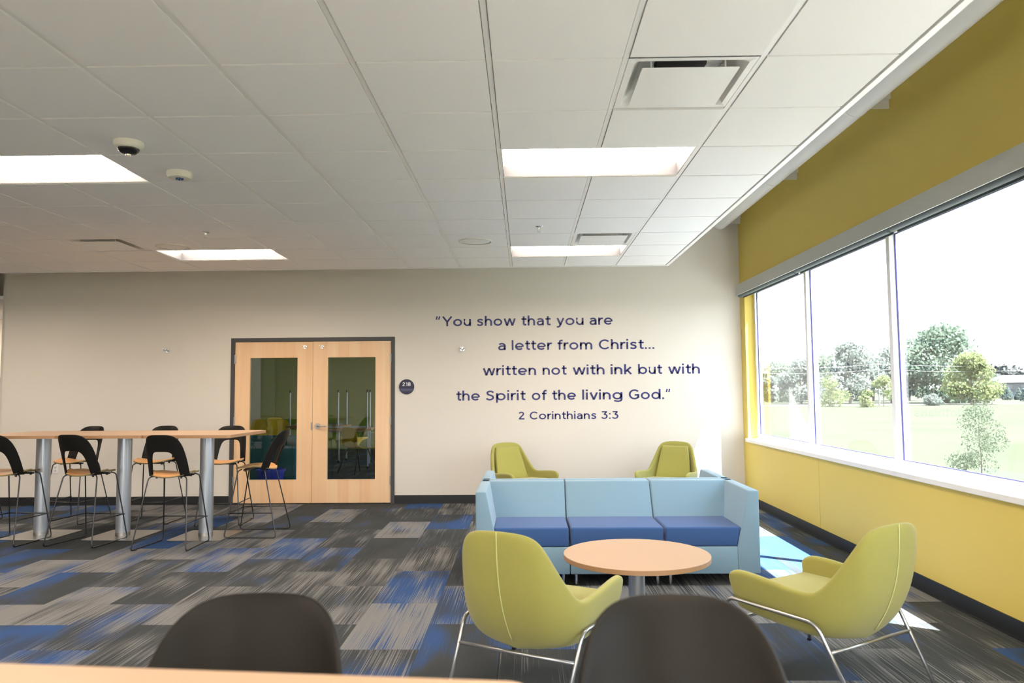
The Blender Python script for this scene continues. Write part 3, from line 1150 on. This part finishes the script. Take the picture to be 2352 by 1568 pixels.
STOOLS = [
    ((-3.385, 7.15, 0), radians(-2), 'bar stool seen from behind in front of the right-hand table'),
    ((-4.315, 7.33, 0), radians(-9), 'bar stool seen from behind in front of the middle table'),
    ((-5.12, 7.38, 0), radians(-6), 'bar stool cut by the left edge of the picture, seen from behind'),
    ((-2.79, 7.735, 0), radians(92), 'bar stool side-on at the right end of the tables, before the doors'),
    ((-5.20, 8.55, 0), radians(173), 'bar stool behind the leftmost table, its back above the table top'),
    ((-4.26, 8.50, 0), radians(182), 'bar stool behind the middle table, facing the room'),
    ((-3.40, 8.38, 0), radians(186), 'bar stool behind the right table, in front of the left door edge'),
    ((-6.42, 8.45, 0), radians(180), 'bar stool at the far left, only its seat edge and legs showing'),
    ((-.500, 1.120, 0), radians(180), 'large blurred bar stool back in the foreground, left of centre'),
    ((.257, 1.100, 0), radians(178), 'large blurred bar stool back in the foreground before the round table'),
]
for k, (l, r_, lb) in enumerate(STOOLS):
    place(stool, k > 0, l, r_, lb)

# ------------------------------------------------------------------ bar tables
def make_bar_table():
    t = thing('bar_table', 'x', 'table', (0, 0, 0), 0, 'square bar-height tables')
    hw = .4395
    tp = obj('tabletop', prism(BM(), rrect(-hw, hw, -.46, .46, .035, 6), 2, 1.020, 1.050), MT['top'], t)
    b = BM()
    o_, i_ = rrect(-hw - .0008, hw + .0008, -.4608, .4608, .0358, 6), None
    A = [b.verts.new((x, y, 1.0225)) for x, y in o_]
    B = [b.verts.new((x, y, 1.0475)) for x, y in o_]
    for k in range(len(A)):
        b.faces.new((A[k], A[(k + 1) % len(A)], B[(k + 1) % len(A)], B[k]))
    obj('edge_band', b, MT['topedge'], tp)
    obj('post', tube(BM(), [(0, 0, .008), (0, 0, 1.012)], .069, 36), MT['silver'], t, smooth=40)
    obj('post_collar', tube(BM(), [(0, 0, .0075), (0, 0, .040)], .0705, 36), MT['steel'], t, smooth=40)
    obj('mount_plate', box(BM(), -.13, .13, -.13, .13, 1.008, 1.0195), MT['black'], t)
    obj('base_plate', prism(BM(), rrect(-.275, .275, -.275, .275, .03, 5), 2, 0, .0075, .002, 1), MT['steel'], t)
    return t
bt = make_bar_table()
for k, (l, r_, lb) in enumerate([
    ((-3.275, 7.62, 0), radians(-2.9), 'right-hand bar table of the row, its end before the doors'),
    ((-4.155, 7.665, 0), radians(-2.9), 'middle bar table of the row of three'),
    ((-5.035, 7.71, 0), radians(-2.9), 'leftmost bar table of the row of three'),
    ((-.475, .64, 0), radians(-5.3), 'bar table cut by the bottom edge in the foreground'),
]):
    place(bt, k > 0, l, r_, lb)

# ------------------------------------------------------------------ round lounge table
t = thing('round_table', 'low round table with pale wood top before the blue sofa', 'table', (.69, 4.74, 0))
tp = obj('tabletop', prism(BM(), disc(0, 0, .456, 96), 2, .400, .430, .002, 1), MT['top'], t)
b = BM()
A = [b.verts.new((x, y, .4025)) for x, y in disc(0, 0, .4565, 96)]
B = [b.verts.new((x, y, .4275)) for x, y in disc(0, 0, .4565, 96)]
for k in range(96):
    b.faces.new((A[k], A[(k + 1) % 96], B[(k + 1) % 96], B[k]))
obj('edge_band', b, MT['topedge'], tp, smooth=30)
obj('post', tube(BM(), [(0, 0, .010), (0, 0, .395)], .051, 36), MT['silver'], t, smooth=40)
obj('mount_plate', box(BM(), -.12, .12, -.12, .12, .388, .3995), MT['black'], t)
obj('base_plate', lathe(BM(), [(0, 0), (.27, 0), (.27, .006), (.26, .010), (0, .011)], 64), MT['silver'], t, smooth=40)

# ------------------------------------------------------------------ modular sofas (built facing -Y)
ZT, ZB, ZC, ZS = .700, .092, .288, .432
def sofa_module(w, side, label):
    """origin front-centre of the module; side -1 arm at left, +1 arm at right, 0 none; facing -Y, depth .745"""
    t = thing('sofa_module', label, 'sofa', (0, 0, 0), 0, 'blue modular sofa units')
    h = w / 2 - .003
    D = .745
    xl, xr = -h, h
    ai = .165
    bx0 = xl + (ai if side < 0 else 0)
    bx1 = xr - (ai if side > 0 else 0)
    obj('base', box(BM(), bx0, bx1, 0, D - .02, ZB, ZC, .006), MT['blue'], t, smooth=40)
    # backrest with a slanted front
    prof = [(D, ZB + .01), (D, ZT), (D - .085, ZT), (.36, ZS - .03), (.36, ZC + .001), (D - .1, ZC + .001)]
    prof = [(D, ZC - .1), (D, ZT), (D - .09, ZT), (.375, ZC + .002), (.5, ZC - .1)]
    prof = [(D, ZC + .001), (D, ZT), (D - .09, ZT), (.40, ZC + .001)]
    b = prism(BM(), prof, 0, xl, xr, .014, 3)
    obj('backrest', b, MT['blue'], t, smooth=40)
    if side:
        if side < 0:
            pf = [(xl, ZB), (xl + ai, ZB), (xl + ai, ZC), (xl + .078, ZT), (xl, ZT)]
        else:
            pf = [(xr, ZB), (xr, ZT), (xr - .078, ZT), (xr - ai, ZC), (xr - ai, ZB)]
        obj('armrest', prism(BM(), pf, 1, -.001, D - .0, .010, 3), MT['blue'], t, smooth=40)
    # cushion, following the slope of the arm
    c0, c1 = xl + .004, xr - .004
    e0, e1 = c0, c1
    if side < 0: c0, e0 = xl + ai - .004, xl + ai - .034
    if side > 0: c1, e1 = xr - ai + .004, xr - ai + .034
    b = BM()
    prism(b, [(c0, ZC + .002), (c1, ZC + .002), (e1, ZS), (e0, ZS)], 1, .006, .60, .016, 4)
    obj('seat_cushion', b, MT['navy'], t, smooth=40)
    for x in (xl + .045, xr - .045):
        for y in (.075, D - .09):
            obj('leg', tube(BM(), [(x, y, 0), (x, y, ZB + .002)], .014, 14), MT['chrome'], t, smooth=40)
    return t
SW = .705
SX = [-.380 + SW / 2, -.380 + SW * 1.5, -.380 + SW * 2.5]
lab = ['left arm unit of the blue sofa facing the round table', 'middle unit of the blue sofa facing the round table',
       'right arm unit of the blue sofa, nearest the window wall']
for k, (x, s) in enumerate(zip(SX, (-1, 0, 1))):
    m_ = sofa_module(SW, s, lab[k])
    m_.location = (x, 5.60, 0)
lab = ['left-hand end unit of the sofa turned to the end wall', 'middle unit of the sofa turned to the end wall',
       'right-hand end unit of the sofa turned to the end wall, by the window']
for k, (x, s) in enumerate(zip(SX, (1, 0, -1))):
    m_ = sofa_module(SW, s, lab[k])
    m_.location = (x, 7.110, 0)
    m_.rotation_euler = (0, 0, pi)

# ------------------------------------------------------------------ green lounge chairs
def make_lounge():
    t = thing('lounge_chair', 'x', 'armchair', (0, 0, 0), 0, 'green upholstered armchairs')
    top = [(.312, .320, .460), (.326, .275, .512), (.328, .10, .502), (.324, -.10, .482), (.314, -.19, .476), (.296, -.245, .505), (.268, -.315, .60), (.242, -.375, .69), (.215, -.425, .765), (.165, -.452, .806), (.08, -.462, .816), (0, -.464, .818)]
    bot = [(.262, .285, .285), (.265, .24, .270), (.262, .10, .258), (.256, -.07, .250), (.246, -.14, .246), (.225, -.195, .244), (.192, -.235, .243), (.16, -.258, .243), (.125, -.270, .243), (.085, -.278, .243), (.04, -.282, .243), (0, -.283, .243)]
    # outward push at mid height
    bul = [(.012, 0), (.014, 0), (.016, 0), (.018, -.004), (.026, -.012), (.034, -.024), (.034, -.036), (.028, -.046), (.020, -.054), (.012, -.058), (.005, -.060), (0, -.060)]
    NV = 7
    full = [(-1, k) for k in range(len(top))] + [(1, k) for k in range(len(top) - 2, -1, -1)]
    b = BM()
    G_ = []
    for s, k in full:
        col = []
        T_, B_, (bx, by) = Vector(top[k]), Vector(bot[k]), bul[k]
        for v in range(NV + 1):
            f = v / NV
            p = B_.lerp(T_, f)
            q = 4 * f * (1 - f)
            q2 = q * (1.25 - .5 * f)
            p += Vector((bx * q2, by * q2, 0))
            # round the junction with the underside
            if v == 0:
                p += Vector((-.02, .012 if by else 0, -.004))
            p.x *= s
            col.append(b.verts.new(p))
        G_.append(col)
    n = len(G_)
    for i in range(n - 1):
        for v in range(NV):
            b.faces.new((G_[i][v], G_[i + 1][v], G_[i + 1][v + 1], G_[i][v + 1]))
    # underside: bridge left and right bottom verts
    half = len(top)
    for k in range(half - 1):
        a, c = G_[k][0], G_[k + 1][0]
        a2, c2 = G_[n - 1 - k][0], G_[n - 2 - k][0]
        if c is c2:
            b.faces.new((a, c, a2))
        else:
            mid_a = None
            b.faces.new((a, c, c2, a2))
    bmesh.ops.recalc_face_normals(b, faces=b.faces[:])
    me = bpy.data.meshes.new('shell')
    b.normal_update()
    # make sure the normals point outward (the rear surface must look to -Y)
    c = max(b.faces, key=lambda f: -f.calc_center_median().y)
    if c.normal.y > 0:
        bmesh.ops.reverse_faces(b, faces=b.faces[:])
    b.to_mesh(me)
    b.free()
    me.materials.append(MT['green'])
    me.shade_smooth()
    sh = bpy.data.objects.new('shell', me)
    COL.objects.link(sh)
    sh.parent = t
    m1 = sh.modifiers.new('solid', 'SOLIDIFY'); m1.thickness = .040; m1.offset = -1; m1.use_even_offset = False
    m2 = sh.modifiers.new('sub', 'SUBSURF'); m2.levels = 2; m2.render_levels = 2
    # seat cushion
    b = BM()
    prof = [(-.215, .330), (.285, .310), (.300, .385), (.27, .418), (.10, .418), (-.23, .396)]
    prism(b, prof, 0, -.262, .262, .022, 4)
    obj('seat_cushion', b, MT['green'], t, smooth=50)
    # back cushion panel lying against the inside of the back
    b = BM()
    rows = [(.370, -.235, .212), (.47, -.290, .202), (.58, -.333, .188), (.68, -.370, .172), (.760, -.398, .156)]
    F, Bk = [], []
    nx = 6
    for z, y, w in rows:
        F.append([b.verts.new((w * (-1 + 2 * i / nx), y + .020 - .014 * (1 - (-1 + 2 * i / nx) ** 2), z)) for i in range(nx + 1)])
        Bk.append([b.verts.new((w * (-1 + 2 * i / nx), y - .035 - .010 * (1 - (-1 + 2 * i / nx) ** 2), z)) for i in range(nx + 1)])
    for Q, flip in ((F, 0), (Bk, 1)):
        for r_ in range(len(rows) - 1):
            for i in range(nx):
                b.faces.new((Q[r_][i], Q[r_][i + 1], Q[r_ + 1][i + 1], Q[r_ + 1][i]))
    for i in range(nx):
        b.faces.new((F[0][i], F[0][i + 1], Bk[0][i + 1], Bk[0][i])); b.faces.new((F[-1][i], F[-1][i + 1], Bk[-1][i + 1], Bk[-1][i]))
    for r_ in range(len(rows) - 1):
        for i in (0, nx):
            b.faces.new((F[r_][i], F[r_ + 1][i], Bk[r_ + 1][i], Bk[r_][i]))
    bc = obj('back_cushion', b, MT['green'], t, smooth=0)
    bv = bc.modifiers.new('bevel', 'BEVEL'); bv.width = .012; bv.segments = 3; bv.limit_method = 'ANGLE'; bv.angle_limit = radians(50)
    # piping down the middle of the back
    pts = []
    for v in range(1, 25):
        f = v / 24
        B_, T_ = Vector(bot[-1]), Vector(top[-1])
        q = 4 * f * (1 - f) * (1.25 - .5 * f)
        p = B_.lerp(T_, f) + Vector((0, -.060 * q, 0))
        p.y -= .0010
        if f > .06: pts.append(p)
    pts[-1].z -= .004
    obj('piping', tube(BM(), pts, .0026, 6), MT['piping'], t, smooth=0)
    # tube frame
    for s in (-1, 1):
        p = [(s * .360, .335, .0), (s * .347, .285, .362), (s * .318, -.235, .350), (s * .300, -.43, 0)]
        f_ = obj('side_frame', tube(BM(), fillet(p, .05, 6), .0095, 12), MT['frame_silver'], t, smooth=0)
        for q in ((s * .360, .335), (s * .300, -.43)):
            obj('foot_glide', tube(BM(), [(q[0], q[1], 0), (q[0] - s * .0004, q[1] - .001 * (1 if q[1] > 0 else -1), .012)], .0115, 12), MT['black'], f_)
    b = BM()
    z = .232
    k = z / .350
    yb = -.43 + (-.235 + .43) * k
    xb = .300 + .018 * k
    tube(b, [(-xb, yb, z), (xb, yb, z)], .0085, 10)
    obj('crossbar', b, MT['frame_silver'], t, smooth=0)
    b = BM()
    k = z / .362
    tube(b, [(-.360 + .013 * k, .335 - .05 * k, z), (.360 - .013 * k, .335 - .05 * k, z)], .0085, 10)
    obj('crossbar', b, MT['frame_silver'], t, smooth=0)
    return t
lc = make_lounge()
for k, (l, r_, lb) in enumerate([
    ((.083, 3.815, 0), radians(-28.2), 'green armchair seen from behind, left of the round table'),
    ((1.503, 3.947, 0), radians(31.8), 'green armchair seen from behind, beside the yellow wall'),
    ((-.03, 8.90, 0), radians(180 + 30), 'green armchair against the end wall, behind the left end of the sofas'),
    ((1.68, 8.88, 0), radians(180 - 25), 'green armchair against the end wall, behind the right end of the sofas'),
]):
    place(lc, k > 0, l, r_, lb)

# ------------------------------------------------------------------ the room seen through the door panes
GZ = 2.9
struct('wall_classroom', box(BM(), -9.2, XR, 19.0, 19.15, 0, GZ), MT['room_green'])
struct('wall_classroom_left', box(BM(), -9.35, -9.2, 12.75, 19.15, 0, GZ), MT['wall'])
struct('ceiling_classroom', box(BM(), -6.95, XR, YW + .16, 19.1, GZ, GZ + .05), MT['tile'])
struct('trim_panel', box(BM(), -6.77, -6.43, 18.93, 18.995, 0, GZ), mat('pale_green_panel', (.33, .38, .12), .7))
struct('wall_classroom_white', box(BM(), -9.19, -6.78, 18.88, 18.998, 0, GZ), MT['wall'])

def make_shell_chair():
    t = thing('shell_chair', 'x', 'chair', (0, 0, 0), 0, 'yellow shell chairs behind the door glass')
    # seat + back as one bent shell
    prof = [(.22, .425), (.20, .445), (.10, .440), (-.02, .432), (-.12, .440), (-.19, .48), (-.22, .56), (-.235, .66), (-.25, .76), (-.262, .84)]
    wid = [.20, .22, .235, .24, .24, .235, .23, .225, .215, .17]
    b = BM()
    rows = []
    nx = 8
    for (y, z), w in zip(prof, wid):
        rows.append([b.verts.new((w * (-1 + 2 * i / nx), y + .04 * (-1 + 2 * i / nx) ** 2 * (1 if z > .5 else .2), z + (.02 * (-1 + 2 * i / nx) ** 2 if z < .5 else -.02 * (-1 + 2 * i / nx) ** 2))) for i in range(nx + 1)])
    for A, B in zip(rows, rows[1:]):
        for i in range(nx):
            b.faces.new((A[i], A[i + 1], B[i + 1], B[i]))
    o = obj('shell', b, MT['room_yellow'], t, smooth=0)
    sm = o.modifiers.new('solid', 'SOLIDIFY'); sm.thickness = .008
    sb = o.modifiers.new('sub', 'SUBSURF'); sb.levels = 1; sb.render_levels = 1
    for s in (-1, 1):
        b = BM()
        prism(b, [(-.20, .50), (-.22, .66), (.02, .655), (.04, .635), (-.10, .60)], 0, s * .232 - .006, s * .232 + .006)
        obj('arm', b, MT['room_yellow'], t)
        for y0, y1 in ((.10, .24), (-.12, -.27)):
            obj('leg', tube(BM(), [(s * .15, y0, .435), (s * .24, y1, 0)], .009, 8), MT['wire'], t, smooth=0)
    return t
sc_ = make_shell_chair()
for k, (l, r_, lb) in enumerate([
    ((-3.02, 13.4, 0), radians(-38), 'yellow shell chair behind the right-hand door glass'),
    ((-6.28, 17.2, 0), radians(170), 'yellow shell chair at the left edge of the left door glass'),
    ((-6.18, 18.25, 0), radians(200), 'yellow shell chair in the middle of the left door glass'),
    ((-5.62, 16.8, 0), radians(185), 'yellow shell chair on the right in the left door glass'),
]):
    place(sc_, k > 0, l, r_, lb)

t = thing('teal_sofa', 'teal sofa back seen low through the left door glass', 'sofa', (-4.35, 11.3, 0))
obj('backrest', box(BM(), -.95, .85, 0, .16, .08, .80, .02, 3), MT['teal'], t, smooth=40)
obj('seat', box(BM(), -.95, .85, .165, .75, .10, .42, .02, 3), MT['teal'], t, smooth=40)
for s in (-.93, .83):
    for y in (.05, .68):
        obj('leg', tube(BM(), [(s, y, 0), (s, y, .09)], .02, 8), MT['black'], t)
b = BM()
t = thing('recycling_bin', 'bright blue bin low behind the left door glass', 'bin', (-3.62, 10.55, 0))
obj('body', lathe(BM(), [(0, 0), (.15, 0), (.19, .36), (.18, .36), (.145, .012), (0, .012)], 28), MT['bin'], t, smooth=40)
obj('rim', lathe(BM(), [(.19, .345), (.205, .345), (.205, .372), (.19, .372), (.19, .345)], 28), MT['bin'], t, smooth=40)


def class_table(x, y, rz, label, z0=0, inverted=False):
    t = thing('folding_table', label, 'table', (x, y, z0), rz, 'classroom tables with silver legs')
    w, d, h = .60, .32, .72
    tz = (0.0, .025) if inverted else (h, h + .025)
    obj('tabletop', box(BM(), -w, w, -d, d, tz[0], tz[1], .004, 1), MT['topedge'], t)
    for sx in (-1, 1):
        for sy in (-1, 1):
            a, c = (.025, .70) if inverted else (.05, h)
            lg = obj('leg', tube(BM(), [(sx * (w - .08), sy * (d - .06), a), (sx * (w - .08), sy * (d - .06), c)], .017, 10), MT['silver'], t, smooth=40)
            cz = .735 if inverted else .026
            b = BM()
            prism(b, disc(cz, 0, .026, 14), 0, 0, .02)
            bb = BM()
            tube(bb, [(sx * (w - .08) - .01, sy * (d - .06), cz), (sx * (w - .08) + .01, sy * (d - .06), cz)], .026, 14)
            b.free()
            obj('caster', bb, MT['black'], lg, smooth=40)
    obj('rail', box(BM(), -w + .08, w - .08, -.02, .02, tz[0] + (.026 if inverted else -.03), tz[0] + (.056 if inverted else 0)), MT['silver'], t)
    return t
class_table(-3.55, 14.3, radians(8), 'upright table behind the right door glass carrying an upturned table')
class_table(-3.55, 14.3, radians(6), 'upturned table with its silver legs in the air, right door glass', .745, True)
class_table(-4.35, 15.6, radians(-4), 'upright table between the two door panes, further in')
class_table(-4.35, 15.6, radians(-6), 'upturned table between the two door panes, legs in the air', .745, True)

# ------------------------------------------------------------------ outdoors
GR = -3.8
struct('ground', box(BM(), -300, 1400, -300, 2000, GR - 1, GR), MT['grass'], label='pale sunlit meadow outside')
pv = box(BM(), XO, 13.5, -30, 40, GR, GR + .05)  # apron added out of view to throw sunlight up through the windows
box(pv, -25, XO, -30, YB - .3, GR, GR + .05)
struct('bounce_apron', pv, MT['concrete'], label='unseen pale apron added round the building to bounce sunlight indoors')
o = obj('road', box(BM(), 40, 420, 226, 240, GR, GR + .04), MT['road'])
o['kind'] = 'structure'
o = obj('far_lawn', box(BM(), 40, 600, 245, 520, GR, GR + .03), MT['lawn'])
o['kind'] = 'structure'


def leaf_mesh(name, blobs, n, size, m, seed):
    rr = random.Random(seed)
    verts, faces = [], []
    tot = sum(q[3] ** 2 for q in blobs)
    for cx, cy, cz, r, sq in blobs:
        k = int(n * r * r / tot)
        for _ in range(k):
            while True:
                d = Vector((rr.gauss(0, 1), rr.gauss(0, 1), rr.gauss(0, 1)))
                if d.length > .1: break
            d.normalize()
            rad = r * (.55 + .5 * rr.random() ** .6)
            p = Vector((cx + d.x * rad, cy + d.y * rad, cz + d.z * rad * sq))
            u = Vector((rr.gauss(0, 1), rr.gauss(0, 1), rr.gauss(0, 1))).normalized()
            v = u.cross(Vector((rr.gauss(0, 1), rr.gauss(0, 1), rr.gauss(0, 1)))).normalized()
            s = size * (.6 + .8 * rr.random())
            i = len(verts)
            verts += [p - u * s, p + v * s * .5, p + u * s, p - v * s * .5]
            faces.append((i, i + 1, i + 2, i + 3))
    me = bpy.data.meshes.new(name)
    me.from_pydata([tuple(v) for v in verts], [], faces)
    me.materials.append(m)
    return me


def tree(x, y, h, w, trunk, m, seed, label, n=5000, leaf=.5, nb=14, cat='tree', name='broadleaf_tree', group=None, low=.12):
    rr = random.Random(seed)
    t = thing(name, label, cat, (x, y, GR), 0, group)
    b = BM()
    tube(b, [(0, 0, -.2), (.02 * w, 0, h * .25), (0, .02 * w, h * .55), (.01 * w, 0, h * .8)], [trunk, trunk * .8, trunk * .5, trunk * .15], 8)
    for k in range(5):
        a = rr.random() * 6.28
        z = h * (.22 + .1 * k)
        tube(b, [(0, 0, z), (w * .18 * cos(a), w * .18 * sin(a), z + h * .1), (w * .33 * cos(a), w * .33 * sin(a), z + h * .22)], [trunk * .45, trunk * .3, trunk * .08], 6)
    obj('trunk', b, MT['bark'], t, smooth=60)
    blobs = []
    for k in range(nb):
        f = rr.random()
        z = h * (low + .12 + (.80 - low) * f)
        prof = math.sin(min(1, (f * .85 + .22)) * pi) ** .6
        a = rr.random() * 6.28
        rad = w * .5 * prof * (.35 + .45 * rr.random())
        r = w * (.16 + .10 * rr.random())
        blobs.append((rad * cos(a), rad * sin(a), z, r, .75))
    blobs.append((0, 0, h * .84, w * .2, .75))
    o = obj('foliage', None, None, t, mesh=leaf_mesh('foliage', blobs, n, leaf, m, seed))
    return t


def dirx(px):   # lateral slope of the sight line, used only to lay the far scenery out
    return (px - 1204) / 1718


def far(px, y):
    return (dirx(px) * y, y)
x, y = far(2168, 252); tree(x, y, 24, 31, .9, MT['leafA'], 3, 'broad dark oak, the tallest tree through the right-hand pane', 11000, .62, 26, low=.0)
x, y = far(2228, 226); tree(x, y, 14.5, 17, .5, MT['leafB'], 5, 'yellow-green tree in front of the dark oak', 7000, .42, 18, low=.06)
x, y = far(2240, 44); tree(x, y, 4.3, 3.6, .05, MT['leafS'], 9, 'thin young sapling close by in the meadow', 3200, .060, 18, low=.02)
spec = [(1750, 240, 12, 9), (1790, 290, 15.5, 20), (1838, 255, 15, 15), (1893, 296, 21.5, 22), (1950, 256, 20.5, 21), (2003, 298, 20.5, 22), (2045, 262, 21, 17), (2085, 300, 21.5, 17)]
words = ['narrow tree at the left edge of the far-left pane', 'low tree in the far-left pane', 'tree behind the first mullion', 'tree at the left of the middle pane',
         'tall tree in the centre of the middle pane', 'tree right of centre in the middle pane', 'tall tree beside the second mullion', 'tree just right of the second mullion']
for k, (px, yy, h, w) in enumerate(spec):
    x, y = far(px, yy)
    tree(x, y, h, w, .5, MT['leafC' if k % 2 else 'leafD'], 20 + k, words[k], 4200, .55, 14, group='far line of trees', low=.02)
for k, (px, yy, h, w, lb) in enumerate([(1990, 205, 4.2, 6, 'small round bush at the near side of the road'), (2026, 212, 9, 7, 'young bright tree before the tree line'),
                                        (1905, 214, 8, 10, 'low bright shrub mass left in the middle pane'), (2140, 218, 3.0, 6, 'low scrub by the road before the oak'),
                                        (1975, 40, 1.5, 1.7, 'small weedy bush low in the middle pane')]):
    x, y = far(px, yy)
    tree(x, y, h, w, .12 if yy > 100 else .02, MT['leafB' if k != 3 else 'leafD'], 50 + k, lb, 1500 if yy > 100 else 500, .3 if yy > 100 else .045, 9, cat='bush', name='shrub', low=-.08)
# hazy wooded hill far right
t = thing('wooded_ridge', 'hazy blue-green wooded ridge at the far right horizon', 'trees', (0, 0, GR))
rr = random.Random(4)
bl = []
for k in range(70):
    yy = 760 + rr.random() * 60
    px = 2215 + 3.6 * k
    bl.append((dirx(px) * yy, yy, 6 + 16 * (.6 + .4 * sin(k * .11)) * rr.random(), 12 + 5 * rr.random(), .8))
obj('foliage', None, None, t, mesh=leaf_mesh('foliage', bl, 7000, 2.2, mat('ridge_haze', (.032,.037,.037), 1), 77))
o = t.children[0]
o['kind'] = 'stuff'


def conifer(px, yy, h, w, seed, label):
    x, y = far(px, yy)
    t = thing('spruce', label, 'tree', (x, y, GR), 0, 'small spruces by the house')
    obj('trunk', tube(BM(), [(0, 0, -.1), (0, 0, h * .9)], [.18, .04], 8), MT['bark'], t)
    bl = [(0, 0, h * (.14 + .8 * k / 9), w * .5 * (1 - k / 9.5) + .12, .45) for k in range(10)]
    obj('foliage', None, None, t, mesh=leaf_mesh('foliage', bl, 1500, .3, MT['conifer'], seed))
conifer(2307, 300, 7.0, 4.5, 1, 'spruce standing before the grey house')
conifer(2334, 300, 5.0, 3.5, 2, 'smaller spruce right of the first')
conifer(2356, 270, 8.5, 6, 3, 'spruce cut by the right edge of the picture')


def house(px, yy, label):
    x, y = far(px, yy)
    t = thing('house', label, 'house', (x, y, GR), radians(-22))
    obj('wall', box(BM(), -7, 7, -4.5, 4.5, 0, 7.2), MT['siding'], t)
    b = BM(); prism(b, [(-5.2, 7.2), (5.2, 7.2), (0, 10.6)], 0, -7.5, 7.5)
    obj('roof', b, MT['roof'], t)
    obj('wing', box(BM(), 7.01, 14, -6, 4.5, 0, 7.0), MT['sidingw'], t)
    b = BM(); prism(b, [(6.6, 7.0), (14.4, 7.0), (10.5, 11.0)], 1, -6.4, 4.6)
    obj('wing_roof', b, MT['roof'], t)
    for k, (wx, wz) in enumerate([(-5, 4.6), (-1.5, 4.6), (3.5, 4.6), (-5, 1.2), (0, 1.2), (4, 1.2)]):
        w = obj('window', box(BM(), wx - .7, wx + .7, -4.56, -4.5, wz, wz + 1.5), MT['sidingw'], t)
        obj('pane', box(BM(), wx - .58, wx + .58, -4.60, -4.56, wz + .12, wz + 1.38), MT['pane'], w)
house(2318, 345, 'grey two-storey house with gabled roof at the right horizon')

# utility poles and wires
def pole(px, yy, h, label):
    x, y = far(px, yy)
    t = thing('utility_pole', label, 'pole', (x, y, GR), 0, 'utility poles along the road')
    obj('shaft', tube(BM(), [(0, 0, 0), (0, 0, h)], [.24, .16], 8), MT['pole'], t)
    obj('crossarm', box(BM(), -1.1, 1.1, -.07, .07, h - .8, h - .62), MT['pole'], t)
    return (x, y, GR + h - .6)
P = [pole(1700, 218, 12.5, 'utility pole hidden left of the first pane'), pole(2017, 222, 13.0, 'pale utility pole in front of the trees, middle pane'),
     pole(2420, 226, 13.0, 'utility pole beyond the right edge')]
for dz, hl in ((0, 'upper'), (-1.6, 'lower')):
    for A, B, sl in zip(P, P[1:], ('left of the pale pole', 'right of the pale pole, past the oak')):
        pts = []
        for k in range(13):
            f = k / 12
            pts.append((A[0] + (B[0] - A[0]) * f, A[1] + (B[1] - A[1]) * f, A[2] + (B[2] - A[2]) * f + dz - 4 * f * (1 - f) * .9))
        o = obj('power_line', tube(BM(), pts, .05, 5), MT['pole'])
        tag(o, '%s thin power line crossing the trees %s' % (hl, sl), 'cable', 'overhead power lines')
print('carpet tiles', nt_, 'objects', len(bpy.data.objects))
